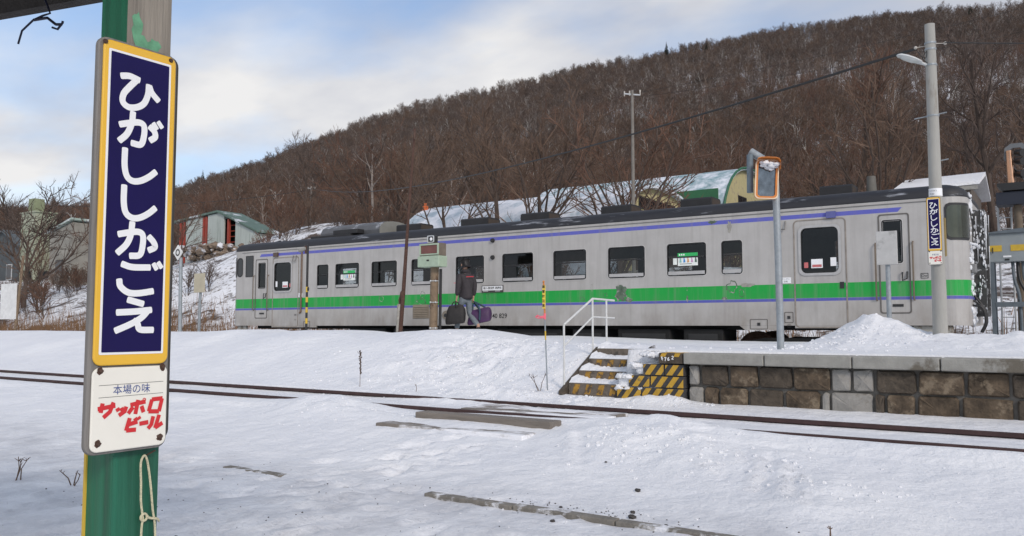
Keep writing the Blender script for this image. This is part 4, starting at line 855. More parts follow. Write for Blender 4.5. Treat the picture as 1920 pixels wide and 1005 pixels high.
m = MB(); o = rrect(-.14, -.255, .14, .255, .05); n_ = len(o); m.add([Pm(q, -.052) for q in o]+[Pm((q[0]*.7, q[1]*.7), -.09) for q in o], [tuple(range(n_, 2*n_))]+[(i, (i+1) % n_, n_+(i+1) % n_, n_+i) for i in range(n_)]); m.build('mirror_back', M('orange_back', (.50, .13, .02), .5), mp)
m = MB()
hood_o = [(-.145, .22), (-.13, .255), (-.09, .268), (0, .27), (.09, .268), (.13, .255), (.148, .22), (.152, .12)]
m.add([Pm(q, .02) for q in hood_o]+[Pm((q[0]*1.05, q[1]+.005), .15) for q in hood_o]+[Pm((q[0]*1.05, q[1]+.012), .15) for q in hood_o]+[Pm((q[0], q[1]+.008), .02) for q in hood_o], [(k*8+i, k*8+i+1, (k+1) % 4*8+i+1, (k+1) % 4*8+i) for k in range(4) for i in range(7)]); m.build('hood', MATS['orange_frame'], mp)
m = MB(); rd = random.Random(4)
for q in range(16): lump(m, Pm((rd.uniform(-.08, .12), .205+rd.uniform(-.03, .02)), .04+rd.uniform(-.02, .04)), rd.uniform(.03, .05), rd, 7, 5)
for q in range(6): lump(m, Pm((rd.uniform(-.0, .06), .15+rd.uniform(-.03, .02)), .02), rd.uniform(.03, .04), rd, 7, 5)
m.build('snow_cap', snow_m, mp, smooth=True)
# blank white sign behind the snow pile
bs = thing('blank_sign', 'faded blank white sign on a grey post behind the snow pile', 'sign', (-2.40, 14.0, .7))
m = MB(); m.cyl((-2.40, 14.02, .5), (-2.395, 14.02, 1.96), .036, n=12); m.build('post', steel, bs, smooth=True)
m = MB(); m.box((-2.545, 13.955, 1.925), (-2.24, 13.975, 2.452)); m.build('board', M('faded_white', (.50, .50, .49), .6, 0, .08, 9, spot=(.38, .38, .37), spot_scale=5, spot_pos=.6), bs, bevel=.006)
# lamp and loudspeaker post on the snow bank
dp = thing('departure_post', 'rusty post with a pale green box and a floodlight, beside the walking man', 'post', (-12.39, 15.0, .6))
pale_g = M('pale_green_paint', (.36, .45, .34), .55, 0, .12, 9, spot=(.2, .16, .1), spot_scale=6, spot_pos=.7)
tan_p = M('tan_pole', (.19, .135, .085), .7, 0, .25, 9, spot=(.09, .05, .03), spot_scale=6, spot_pos=.6)
m = MB(); m.tube([(-12.43, 15.0, .4), (-12.41, 15.0, 1.4), (-12.385, 15.0, 2.34)], .098, 16); m.build('pole', tan_p, dp, smooth=True)
m = MB(); m.tube([(-12.275, 15.06, .4), (-12.255, 15.06, 2.3)], .034, 8); m.build('conduit', blk_pole, dp)
for z_ in (.92, 1.52, 2.02): m = MB(); m.cyl((-12.42+.02*z_-.01, 15.0, z_-.008), (-12.42+.02*z_-.01, 15.0, z_+.008), .108, n=16); m.sphere((-12.42, 14.89, z_), .022); m.sphere((-12.30, 14.93, z_), .022); m.build('clamp', steel_l, dp)
m = MB(); m.box((-12.735, 14.78, 2.34), (-12.09, 15.1, 2.60)); bx_ = m.build('green_box', pale_g, dp, bevel=.015)
m = MB(); m.box((-12.45, 14.772, 2.475), (-12.38, 14.782, 2.51)); m.build('keyhole_plate', black_p, bx_)
m = MB(); m.box((-12.70, 14.82, 2.602), (-12.11, 15.08, 2.90)); sb = m.build('sign_box', M('brown_frame', (.16, .13, .10), .6, 0, .2), dp, bevel=.01)
m = MB(); ring(m, [(-12.69, 2.62), (-12.12, 2.62), (-12.12, 2.885), (-12.69, 2.885)], [(-12.655, 2.65), (-12.155, 2.65), (-12.155, 2.85), (-12.655, 2.85)], lambda q, d: (q[0], 14.82-d, q[1]), 0, .0, .025); m.build('box_frame', pale_g, sb)
m = MB(); m.box((-12.652, 14.812, 2.652), (-12.158, 14.819, 2.848)); m.build('red_panel', M('faded_red_panel', (.16, .06, .05), .25, 0, .2, 5), sb)
m = MB(); m.cyl((-12.78, 14.95, 2.76), (-12.71, 14.95, 2.76), .03, n=8); m.build('side_bell', black_p, dp)
m = MB(); m.box((-12.50, 14.86, 2.905), (-12.29, 15.0, 3.085)); fl = m.build('floodlight', M('black_case', (.025, .025, .025), .5), dp, bevel=.02)
m = MB(); ring(m, rrect(-12.495, 2.91, -12.295, 3.08, .03), rrect(-12.475, 2.93, -12.315, 3.06, .025), lambda q, d: (q[0], 14.86-d, q[1]), 0, 0, .02); m.build('bezel', steel_l, fl)
m = MB(); m.sphere((-12.39, 14.86, 2.995), .042, 0, 12, 8, (1, .5, 1)); m.build('lens', white_p, fl, smooth=True)
# leaning rusty pole with its pale stub
rp2 = thing('rusty_pole', 'tall thin rusty pole leaning right on the snow bank', 'pole', (-13.62, 15.2, .6))
m = MB(); m.tube([(-13.66, 15.2, .4), (-13.54, 15.2, 1.75), (-13.40, 15.2, 3.6), (-13.21, 15.2, 5.80)], [.055, .05, .036, .026], 10); m.build('shaft', rust, rp2, smooth=True)
m = MB(); m.tube([(-13.25, 15.2, 5.78), (-13.18, 15.16, 5.68), (-13.17, 15.14, 5.52)], [.025, .035, .02], 8); m.build('top_fitting', bolt_m, rp2)
m = MB(); m.sphere((-13.565, 15.2, 1.72), .085, 0, 8, 6, (.8, .8, 1.4)); m.build('clamp', rust, rp2)
st2 = thing('stub_post', 'pale weathered stub post beside the leaning rusty pole', 'post', (-13.70, 15.25, .6))
m = MB(); m.tube([(-13.72, 15.24, .4), (-13.66, 15.24, 1.50)], [.085, .085], 12); m.build('shaft', M('pale_weathered', (.36, .34, .30), .9, 0, .35, 6, spot=(.14, .10, .07), spot_scale=4, spot_pos=.6), st2, smooth=True)
m = MB(); m.tube([(-13.64, 15.2, 1.45), (-13.66, 15.2, 1.60), (-13.63, 15.2, 1.72)], [.03, .03, .012], 6); m.build('rusty_strap', rust, st2)
# striped marker pole with a rusty arm
yb = thing('striped_marker', 'slender marker pole, black and yellow striped below, before the train', 'marker', (-17.41, 15.6, .6))
m = MB(); m.cyl((-17.415, 15.6, .4), (-17.405, 15.6, 3.17), .032, n=10); m.build('shaft', blk_pole, yb, smooth=True)
for z_ in (1.98, 1.70, 1.42, 1.12): m = MB(); m.cyl((-17.411, 15.6, z_-.085), (-17.41, 15.6, z_+.06), .0335, n=10); m.build('yellow_band', yel_pole, yb, smooth=True)
m = MB(); m.box((-17.50, 15.57, 2.96), (-17.405, 15.62, 3.17)); m.build('arm_plate', rust, yb)
m = MB(); m.cyl((-17.74, 15.6, 3.05), (-17.45, 15.6, 3.10), .05, n=10); m.build('arm', concrete, yb)
m = MB(); m.sphere((-17.34, 15.58, 1.98), .04, 0, 8, 6, (.7, .7, 1.6)); m.build('cap', blk_pole, yb)
# signs left of the train
cs = thing('cream_sign', 'blank cream sign board on a post left of the train', 'sign', (-28.3, 19.9, -.1))
m = MB(); m.cyl((-28.35, 19.92, -.2), (-28.30, 19.92, 2.4), .055, n=10); m.build('post', steel, cs, smooth=True)
m = MB(); m.box((-28.62, 19.84, 2.27), (-27.95, 19.87, 3.02)); m.build('board', M('cream_board', (.50, .45, .33), .6, 0, .1, 5), cs, bevel=.01)
dm = thing('diamond_sign', 'white diamond sign with a black ring, beside the station sign', 'sign', (-20.84, 14.0, .6))
m = MB(); m.cyl((-20.80, 14.02, .4), (-20.86, 14.02, 2.9), .05, n=10); m.build('post', steel, dm, smooth=True)
m = MB(); c_ = (-20.88, 3.035); m.prism([(c_[0]-.22, c_[1]), (c_[0], c_[1]-.22), (c_[0]+.22, c_[1]), (c_[0], c_[1]+.22)], 'y', 13.93, 13.95); db = m.build('board', M('sign_white', (.72, .72, .70), .5), dm)
m = MB(); ring(m, [(c_[0]+.10*math.cos(i*.314), c_[1]+.10*math.sin(i*.314)) for i in range(20)], [(c_[0]+.062*math.cos(i*.314), c_[1]+.062*math.sin(i*.314)) for i in range(20)], lambda q, d: (q[0], 13.93-d, q[1]), 0, 0, .004); m.build('ring_mark', black_p, db)
ls = thing('white_board', 'white board cut by the left edge of the picture, on a leaning brown pole', 'sign', (-37.2, 17.0, .5))
m = MB(); m.tube([(-36.75, 17.0, .3), (-36.25, 17.0, 3.9)], .055, 8); m.build('pole', tan_p, ls, smooth=True)
m = MB(); m.box((-37.9, 16.92, 1.25), (-36.55, 16.95, 2.75)); m.build('board', MATS['sign_white'], ls)

# ------------------------------------------------------------------ the train
YN, YF = 17.0, 19.9; UL, UR = -22.45, -1.56; ZB, ZG = .976, 3.35
def train_paint():
    m = bpy.data.materials.new('train_paint'); m.use_nodes = True; nt = m.node_tree; n = nt.nodes; l = nt.links; b = n['Principled BSDF']
    b.inputs['Roughness'].default_value = .42; b.inputs['Specular IOR Level'].default_value = .4
    g = n.new('ShaderNodeNewGeometry'); sp = n.new('ShaderNodeSeparateXYZ'); l.new(g.outputs['Position'], sp.inputs[0])
    def mth(op, a, v):
        x = n.new('ShaderNodeMath'); x.operation = op
        for i, q in enumerate((a, v)):
            if isinstance(q, (int, float)): x.inputs[i].default_value = q
            else: l.new(q, x.inputs[i])
        return x.outputs[0]
    def band(s, a, c): return mth('MULTIPLY', mth('GREATER_THAN', s, a), mth('LESS_THAN', s, c))
    def noise(s, d=6, st=(1, 1, 1)):
        mp = n.new('ShaderNodeMapping'); mp.inputs['Scale'].default_value = st; l.new(g.outputs['Position'], mp.inputs[0])
        x = n.new('ShaderNodeTexNoise'); x.inputs['Scale'].default_value = s; x.inputs['Detail'].default_value = d; x.inputs['Roughness'].default_value = .65; l.new(mp.outputs[0], x.inputs['Vector']); return x.outputs['Fac']
    def ramp(s, a, c):
        x = n.new('ShaderNodeMapRange'); x.inputs['From Min'].default_value = a; x.inputs['From Max'].default_value = c; l.new(s, x.inputs['Value']); return x.outputs[0]
    def mix(f, a, c):
        x = n.new('ShaderNodeMix'); x.data_type = 'RGBA'; l.new(f, x.inputs['Factor'])
        for k, v in (('A', a), ('B', c)):
            if isinstance(v, tuple): x.inputs[k].default_value = v+(1,)
            else: l.new(v, x.inputs[k])
        return x.outputs['Result']
    Z, U = sp.outputs[2], sp.outputs[0]
    col = mix(ramp(noise(1.3), .3, .7), (.39, .378, .362), (.475, .462, .445))
    col = mix(band(Z, 1.525, 1.815), col, (.007, .34, .05))
    col = mix(band(Z, 1.463, 1.522), col, (.085, .10, .42))
    slant = mth('ADD', U, mth('MULTIPLY', mth('SUBTRACT', Z, 3.17), 1.0))
    us = mth('MULTIPLY', band(Z, 3.130, 3.215), band(mth('SUBTRACT', U, mth('MULTIPLY', Z, .9)), -21.12-2.86, -2.66-2.86))
    col = mix(us, col, (.11, .12, .46))
    # road grime, stronger low down on the skirt, and streaks under the roof edge
    low = mth('MULTIPLY', ramp(Z, 1.7, .98), ramp(noise(2.2, 8, (1, 1, .5)), .35, .75)); col = mix(mth('MULTIPLY', low, .72), col, (.20, .165, .13))
    stk = mth('MULTIPLY', ramp(noise(7, 5, (1, 1, .05)), .48, .75), .45); col = mix(stk, col, (.25, .235, .22))
    col = mix(mth('MULTIPLY', ramp(noise(26, 4), .72, .76), .6), col, (.22, .19, .16))
    l.new(col, b.inputs['Base Color'])
    bp = n.new('ShaderNodeBump'); bp.inputs['Strength'].default_value = .12; bp.inputs['Distance'].default_value = .02; l.new(noise(1.1, 2), bp.inputs['Height']); l.new(bp.outputs[0], b.inputs['Normal'])
    return m
paint = train_paint(); rim_m = M('rim_grey', (.50, .49, .47), .45)
tr = thing('diesel_railcar', 'silver grey diesel railcar with green and blue stripes at the platform', 'train', ((UL+UR)/2, 18.45, 0))
trim = M('dark_rubber', (.022, .022, .023), .6); alu = M('aluminium_sill', (.48, .47, .46), .4, .4, .1, 8); frame_m = M('window_frame_grey', (.15, .145, .14), .5, .2, .1, 9)
WIN = [(-18.55, -18.06), (-17.78, -16.82), (-16.34, -15.38), (-14.86, -13.90), (-13.33, -12.41), (-11.85, -10.92), (-10.35, -9.44), (-8.87, -7.94), (-7.41, -6.5), (-6.17, -5.71)]
WZ0, WZ1 = 2.055, 2.775
holes = [(a+.021, b-.021, WZ0+.021, WZ1-.021) for a, b in WIN]
DOORS = [(-20.47, -19.66, 2.02, 2.93), (-4.53, -3.77, 2.00, 2.95)]
CABW = [(-21.22, -20.85, 2.13, 2.95), (-3.0, -2.63, 2.15, 2.99)]
holes_near = holes+[(a+.03, b-.03, c+.03, d-.03) for a, b, c, d in DOORS+CABW]
holes_far = holes+[(a+.03, b-.03, c+.03, d-.03) for a, b, c, d in DOORS]
us = sorted({UL+.4, UR-.4} | {v for h in holes_near for v in h[:2]} | set(np.arange(-22, -2, 1.)))
zs = sorted({ZB, 1.46, 1.82, ZG} | {v for h in holes_near for v in h[2:]})
def outline(d, k=7, long=None):
    r = max(.4-d, .06); rl = max(.22-d, .05); pts = []
    x0, x1, y0, y1 = UL+d, UR-d, YN+d, YF-d
    long = long or [x0+rl, x1-r]
    mid = [v for v in long if x0+rl < v < x1-r]
    pts += [(x0+rl, y0)]+[(v, y0) for v in mid]+[(x1-r, y0)]
    pts += [(x1-r+r*math.sin(R(90*i/k)), y0+r-r*math.cos(R(90*i/k))) for i in range(1, k)]+[(x1, y0+r), (x1, y1-r)]
    pts += [(x1-r+r*math.cos(R(90*i/k)), y1-r+r*math.sin(R(90*i/k))) for i in range(1, k)]+[(x1-r, y1)]+[(v, y1) for v in reversed(mid)]+[(x0+rl, y1)]
    pts += [(x0+rl-rl*math.sin(R(90*i/k)), y1-rl+rl*math.cos(R(90*i/k))) for i in range(1, k)]+[(x0, y1-rl), (x0, y0+rl)]
    pts += [(x0+rl-rl*math.cos(R(90*i/k)), y0+rl-rl*math.sin(R(90*i/k))) for i in range(1, k)]
    return pts
def shell(d, zs):
    o = outline(d, 7, us); n = len(o); m = MB(); vs = [(x, y, z) for z in zs for x, y in o]; fs = []
    for j in range(len(zs)-1):
        for i in range(n):
            (xa, ya), (xb, yb) = o[i], o[(i+1) % n]; cx, cz = (xa+xb)/2, (zs[j]+zs[j+1])/2
            hs = holes_near if ya < YN+d+.01 and yb < YN+d+.01 else (holes_far if ya > YF-d-.01 and yb > YF-d-.01 else [])
            if any(h[0] < cx < h[1] and h[2] < cz < h[3] for h in hs): continue
            fs.append((j*n+i, j*n+(i+1) % n, (j+1)*n+(i+1) % n, (j+1)*n+i))
    m.add(vs, fs); return m
shell(0, zs).build('body_shell', paint, tr)
shell(.07, zs).build('inner_lining', M('interior_lining', (.16, .15, .13), .7), tr)
RP = [(0, 3.352), (-.012, 3.36), (-.012, 3.40), (.01, 3.46), (.06, 3.52), (.15, 3.575), (.32, 3.62), (.65, 3.655), (1.05, 3.672), (1.38, 3.678)]
m = MB(); n_ = None
for d, z in RP:
    o = outline(max(d, -.0)+(-.0 if d >= 0 else 0), 7); o = [(x, y+(d if d < 0 and y < 18 else (-d if d < 0 else 0)), z) for x, y in o]; n_ = len(o); m.v += o
for j in range(len(RP)-1):
    for i in range(n_): m.f.append((j*n_+i, j*n_+(i+1) % n_, (j+1)*n_+(i+1) % n_, (j+1)*n_+i)); m.m.append(0)
m.f.append(tuple((len(RP)-1)*n_+i for i in range(n_))); m.m.append(0)
roof_m = M('roof_paint', (.022, .023, .028), .6, 0, .25, 3, bump=.15, bscale=12, spot=(.36, .38, .42), spot_scale=1.6, spot_pos=.66, stretch=(.5, 1.6, 3), spot_soft=.1)
m.build('roof', roof_m, tr, smooth=True)
m = MB(); o = outline(.06, 5); m.add([(x, y, 1.18) for x, y in o], [tuple(range(len(o)))]); m.build('floor', M('cabin_floor', (.08, .075, .07), .8), tr)
m = MB(); o = outline(.06, 5); m.add([(x, y, 3.30) for x, y in o], [tuple(range(len(o)))]); m.build('ceiling', M('cabin_ceiling', (.25, .25, .24), .8), tr)
# gutter line and pipe
m = MB(); m.box((-22.0, YN-.012, 3.285), (-2.0, YN-.001, 3.297)); m.build('gutter', frame_m, tr)
def win(u0, u1, z0, z1, y, s, name='window', r=.068, sill=True, curtain=None):
    P = lambda q, d: (q[0], y+s*d, q[1])
    m = MB(); e_ = .023 if r < .07 else .034; ring(m, rrect(u0, z0, u1, z1, r), rrect(u0+e_, z0+e_, u1-e_, z1-e_, r*.75), P, 0, -.06, .004); w = m.build(name, trim, tr)
    m = MB(); ring(m, rrect(u0-.014, z0-.014, u1+.014, z1+.014, r+.014), rrect(u0+.001, z0+.001, u1-.001, z1-.001, r), P, 0, .001, .007); m.build('rim', rim_m, w)
    m = MB(); m.poly([P(q, -.025) for q in rrect(u0+.03, z0+.03, u1-.03, z1-.03, r*.7)]); m.build('pane', glass, w, recalc=False)
    if sill:
        m = MB(); m.box((u0+.035, y-.02, z0+.03), (u1-.035, y+s*.012, z0+.105)); m.build('sill', alu, w, bevel=.008)
        m = MB(); m.box((u0+.042, y+.004, z0+.40), (u1-.042, y+.018, z0+.43)); m.build('sash_bar', trim, w)
    return w
nearwins = [win(a, b, WZ0, WZ1, YN, -1) for a, b in WIN]
for a, b in WIN: win(a, b, WZ0, WZ1, YF, 1, sill=False)
for a, b, c, d in DOORS: win(a, b, c, d, YF, 1, sill=False)
# passenger doors with recess line, window, stickers, grab pipe
door_m = paint
for i, (u0, u1) in enumerate(((-20.53, -19.34), (-4.66, -3.64))):
    P = lambda q, d: (q[0], YN-d, q[1])
    m = MB(); ring(m, rrect(u0, .93, u1, 3.075 if i == 0 else 3.10, .09), rrect(u0+.028, .955, u1-.028, 3.05 if i == 0 else 3.075, .07), P, 0, -.002, .006)
    dr = m.build('door', M('door_seam', (.25, .22, .19), .6, 0, .3, 8), tr)
    m = MB(); m.box((u0-.0, YN-.004, .925), (u1+.25 if i == 0 else u1, YN+.05, .974)); m.build('door_foot', paint, dr)
    w = win(*DOORS[i], YN, -1, 'door_window', .12, False)
    a, b, c, d = DOORS[i]
    m = MB(); ring(m, rrect(a-.03, c-.03, b+.03, d+.03, .13), rrect(a+.02, c+.02, b-.02, d-.02, .11), P, 0, .0085, .018); m.build('window_surround', alu, w)
    m = MB(); m.box(((a+b)/2+(-.02 if i == 0 else -.17), YN+.012, c+.12), ((a+b)/2+(.22 if i == 0 else .05), YN+.016, c+.30)); s2 = m.build('sticker', white_p, w)
    m = MB(); m.box(((a+b)/2+(0 if i == 0 else -.15), YN+.009, c+.14), ((a+b)/2+(.20 if i == 0 else .03), YN+.0115, c+.19)); m.build('sticker_print', M('pale_red', (.55, .15, .15), .6), s2)
    m = MB(); m.box((b-.11 if i == 0 else a+.07, YN+.013, c+.13), (b-.06 if i == 0 else a+.15, YN+.016, c+.24)); m.build('sticker', M('pale_red', (.55, .15, .15), .6), w)
    m = MB(); m.box((a+.07 if i == 0 else b-.18, YN+.013, c+.15), (a+.15 if i == 0 else b-.07, YN+.016, c+.32)); m.build('sticker', white_p, w)
    m = MB(); u_ = -19.20 if i == 0 else -4.93; m.tube([(u_, YN-.02, 3.23), (u_, YN-.03, 1.4), (u_-.05, YN-.03, 1.35)], .028 if i == 0 else .022, 8); m.build('drain_pipe', M('pipe_rusty', (.16, .11, .08), .7, 0, .3) if i == 0 else paint, tr)
    for q in range(2):
        m = MB(); z_ = 3.12; u2 = (-19.52 if i == 0 else -4.88); m.tube([(u2-.07, YN-.01, 3.10-.02*q), (u2-.07, YN-.045, 2.93), (u2+.07, YN-.045, 2.93), (u2+.07, YN-.01, 3.10-.02*q)], .012, 6); m.build('lamp_bracket', frame_m, tr) if q == 0 else None
    m = MB(); m.box((u1+.01 if i == 0 else u0-.27, YN-.014, 1.83), (u1+.17 if i == 0 else u0-.06, YN-.002, 1.95)); pl = m.build('notice_plate', white_p, tr)
    text('notice_text', 'ワンマン', black_p, pl, .042, frame_facing_cam_side(u1+.09 if i == 0 else u0-.165, YN-.0145, 1.915)); text('notice_text', '自動', black_p, pl, .04, frame_facing_cam_side(u1+.09 if i == 0 else u0-.165, YN-.0145, 1.865))
    m = MB(); uu = -21.05 if i == 0 else -4.38; m.box((-20.47+.0 if i == 0 else -4.0, YN-.05, 3.10), (-20.27 if i == 0 else -3.82, YN-.001, 3.23)); m.build('side_lamp', M('lamp_brown' if i == 0 else 'lamp_blue', (.09, .06, .045) if i == 0 else (.10, .11, .30), .4), tr)
m = MB(); m.box((-3.78, YN-.012, 1.70), (-3.70, YN-.006, 1.83)); m.build('door_latch', trim, tr)
text('door_text', '自動', black_p, tr, .055, frame_facing_cam_side(-19.46, YN-.0075, 1.30)); text('door_text', '25.4', black_p, tr, .05, frame_facing_cam_side(-19.46, YN-.0075, 1.15))
# cab doors
for i, (u0, u1) in enumerate(((-21.34, -20.76), (-3.06, -2.51))):
    P = lambda q, d: (q[0], YN-d, q[1]); z1 = 3.06 if i == 0 else 3.10
    m = MB(); ring(m, rrect(u0, 1.20, u1, z1, .05), rrect(u0+.025, 1.225, u1-.025, z1-.025, .04), P, 0, -.002, .007); cd = m.build('cab_door', M('door_seam2', (.12, .11, .10), .6), tr)
    win(*CABW[i], YN, -1, 'cab_door_window', .05, False)
    m = MB(); m.box((CABW[i][0]+.02, YN+.25, CABW[i][2]), (CABW[i][1]+.02, YN+.27, CABW[i][2]+.30)); m.build('cab_screen', trim, tr)
    for u_ in (u0-.05, u1+.05):
        m = MB(); m.tube([(u_, YN-.005, 2.55), (u_, YN-.055, 2.52), (u_, YN-.055, 1.50), (u_, YN-.005, 1.45)], .016, 8); m.build('grab_rail', M('rail_tan', (.20, .16, .12), .5, .3), cd, smooth=True)
    m = MB(); m.tube([(u1-.14, YN-.005, 1.97), (u1-.14, YN-.04, 1.97), (u1-.14, YN-.04, 1.82), (u1-.06, YN-.04, 1.86), (u1-.06, YN-.005, 1.99)], .014, 6); m.build('door_handle', trim, cd)
    for z_ in (1.33,): m = MB(); m.box((u0+.22, YN-.008, z_), (u1-.14, YN-.003, z_+.05)); m.build('foot_plate', trim, cd)
text('mark', 'Dw', black_p, tr, .07, frame_facing_cam_side(-2.28, YN-.004, 1.90)); m = MB(); ring(m, rrect(-2.345, 1.85, -2.215, 1.95, .01), rrect(-2.335, 1.86, -2.225, 1.94, .008), lambda q, d: (q[0], YN-d, q[1]), 0, .001, .004); m.build('mark_border', black_p, tr)
# left cab: sliding side window and the corner windows
m = MB(); m.box((-21.80, YN-.010, 2.54), (-21.47, YN-.003, 3.17)); w = m.build('cab_side_window', dark_glass, tr); m = MB(); ring(m, rrect(-21.82, 2.52, -21.45, 3.19, .02), rrect(-21.795, 2.545, -21.475, 3.165, .015), lambda q, d: (q[0], YN-d, q[1]), 0, .002, .014); m.build('frame', trim, w)
def corner_patch(a0, a1, z0, z1, right, mat, name, par=tr, lift=.012, ext=0., r=.06):
    # curved pane on the rounded cab corner; angle 0 = side, 90 = end face
    R0 = .4 if right else .22; cx = UR-R0 if right else UL+R0; cy = YN+R0; s = 1 if right else -1; m = MB(); k = 10; vs = []; fs = []; zz = [z0, z0+r*.3, z0+r, z1-r, z1-r*.3, z1]; ins = [r, r*.3, 0, 0, r*.3, r]
    for z, q in zip(zz, ins):
        for i in range(k+1):
            b0, b1 = a0+math.degrees(q/R0), a1-math.degrees(q/R0); a = R(b0+(b1-b0)*i/k); rr = R0+lift; vs.append((cx+s*rr*math.sin(a), cy-rr*math.cos(a), z))
    for j in range(5):
        for i in range(k): fs.append((j*(k+1)+i, j*(k+1)+i+1, (j+1)*(k+1)+i+1, (j+1)*(k+1)+i))
    m.add(vs, fs); return m.build(name, mat, par, smooth=True)
P = lambda q, d: (q[0], YN-d, q[1])
m = MB(); m.poly([P(q, .006) for q in rrect(-22.215, 2.55, -21.985, 3.12, .10)]); ow = m.build('corner_window', dark_glass, tr, recalc=False)
m = MB(); ring(m, rrect(-22.235, 2.53, -21.965, 3.14, .115), rrect(-22.205, 2.56, -21.995, 3.11, .095), P, 0, .001, .012); m.build('window_seal', trim, ow)
corner_patch(6, 60, 2.52, 3.16, False, trim, 'windscreen_seal', lift=.006, r=.04); corner_patch(14, 60, 2.57, 3.11, False, dark_glass, 'windscreen', r=.03)
cw = corner_patch(6, 90, 2.545, 3.235, True, trim, 'corner_window_seal', lift=.008, r=.09); gold_glint = M('gold_reflection_glass', (.10, .105, .085), .06, .75, .2, 3); corner_patch(11, 88, 2.59, 3.19, True, gold_glint, 'corner_window', r=.08)  # golden horizon reflection put into the pane's colour
m = MB(); m.tube([(UR+.02, YN+.42, 3.15), (UR+.05, YN+.5, 2.85), (UR+.05, YN+.45, 2.45)], .012, 5); m.build('wiper', trim, tr)
# right end face: gangway, frost, hoses, steps
frost = M('frosted_ice', (.72, .74, .77), .5, 0, .15, 6, bump=.8, bscale=25)
m = MB(); ring(m, rrect(17.98, 1.15, 18.92, 3.20, .12), rrect(18.10, 1.27, 18.80, 3.08, .08), lambda q, d: (UR+d, q[0], q[1]), 0, -.01, .20); m.build('gangway', M('gangway_rubber', (.05, .05, .05), .8, 0, .3, 8, spot=(.55, .57, .60), spot_scale=9, spot_pos=.60), tr)
m = MB(); m.box((UR-.01, 18.10, 1.25), (UR+.03, 18.8, 3.1)); m.build('end_door', MATS['interior_lining'], tr)
m = MB(); rd = random.Random(31)
for q in range(70):
    y_ = rd.uniform(17.36, 18.0); z_ = rd.uniform(1.0, 3.5); lump(m, (UR+.0, y_, z_), rd.uniform(.012, .045)*(1.4 if z_ > 3.2 or z_ < 1.5 else 1), rd, 6, 4, 1.5)
for q in range(60):
    lump(m, (UR+rd.uniform(.02, .22), 17.97+rd.uniform(-.02, .02), rd.uniform(1.3, 3.2)), rd.uniform(.006, .022), rd, 5, 4, 2.2)
for q in range(60):
    y_ = rd.uniform(17.93, 18.9); z_ = rd.uniform(2.5, 3.2); L = rd.uniform(.1, .5); x_ = UR+rd.uniform(.02, .22); m.cyl((x_, y_-.02, z_), (x_, y_-.02, z_-L), .011, .002, n=5)
for q in range(50): lump(m, (UR-rd.uniform(.0, .25), rd.uniform(17.5, 18.4), 3.42+rd.uniform(-.04, .08)), rd.uniform(.02, .05), rd, 6, 4, .8)
m.build('frost', frost, tr, smooth=True, kind='stuff')
m = MB()
for k in range(3): y_ = 17.5+k*.16; m.tube(catmull([(UR, y_, 1.35+.1*k), (UR+.16, y_, 1.30), (UR+.20, y_+.03, 1.05), (UR+.12, y_+.05, .85)], 5), .022, 6)
m.build('brake_hose', trim, tr); m = MB(); m.box((UR, 17.42, 1.95), (UR+.09, 17.62, 2.12)); m.build('tail_lamp', M('lamp_grey', (.2, .2, .2), .5), tr, bevel=.02)
m = MB(); m.tube([(UR, 17.4, 2.50), (UR+.1, 17.42, 2.47), (UR+.12, 17.8, 2.44)], .025, 6); m.build('end_handrail', frost, tr)
m = MB(); m.box((UR-.95, YN+.07, .62), (UR-.28, YN+.14, ZB)); m.build('pilot_skirt', M('skirt_grey', (.33, .32, .29), .7, 0, .2, 5, spot=(.15, .12, .09), spot_scale=4, spot_pos=.6), tr, bevel=.02)
m = MB(); m.box((UL+.20, YN+.07, .70), (UL+.62, YN+.14, ZB)); m.build('pilot_skirt', MATS['skirt_grey'], tr, bevel=.02)
# roof gear
tank_m = M('tank_grey', (.115, .12, .13), .6, 0, .25, 3, spot=(.50, .52, .56), spot_scale=1.5, spot_pos=.58, stretch=(.8, 1, 1)); black_roof = M('roof_black', (.022, .022, .024), .6, 0, .25, 5)
m = MB(); sec = [(17.75, 3.60), (17.72, 3.80), (17.80, 3.95), (17.98, 4.05), (18.3, 4.09), (18.6, 4.09), (18.92, 4.05), (19.1, 3.95), (19.18, 3.80), (19.15, 3.60)]; m.prism(sec, 'x', -19.2, -16.75); rt = m.build('roof_tank', tank_m, tr)
m = MB(); m.prism([(a+(18.45-a)*.01, b-.004) for a, b in sec], 'x', -16.748, -16.735); m.build('tank_end', M('tank_end_grey', (.22, .22, .20), .7, 0, .1, 4), rt)
m = MB(); m.box((-19.25, 17.35, 3.55), (-17.55, 17.74, 3.69)); m.build('roof_duct', black_roof, tr, bevel=.02); m = MB(); m.box((-18.35, 17.42, 3.69), (-17.35, 17.74, 3.83)); m.build('roof_duct', black_roof, tr, bevel=.02)
for a, b in ((-16.45, -15.55), (-14.05, -13.15), (-12.05, -11.2), (-9.65, -8.85), (-7.55, -6.8), (-4.40, -3.75)):
    m = MB(); m.prism([(18.17, 3.66), (18.14, 3.72), (18.14, 3.90), (18.19, 3.94), (18.71, 3.94), (18.76, 3.90), (18.76, 3.72), (18.73, 3.66)], 'x', a, b); vt = m.build('roof_vent', black_roof, tr)
    m = MB(); m.box((b+.001, 18.2, 3.70), (b+.004, 18.7, 3.90)); m.build('vent_mouth', M('vent_brown', (.06, .045, .035), .8), vt)
m = MB(); m.cyl((-3.42, 18.45, 3.66), (-3.42, 18.45, 4.10), .11, .085, n=14); m.build('exhaust', M('exhaust_grey', (.13, .125, .11), .7), tr, smooth=True); m = MB(); m.box((-3.75, 18.1, 3.66), (-3.0, 18.6, 3.74)); m.build('exhaust_base', black_roof, tr, bevel=.02)
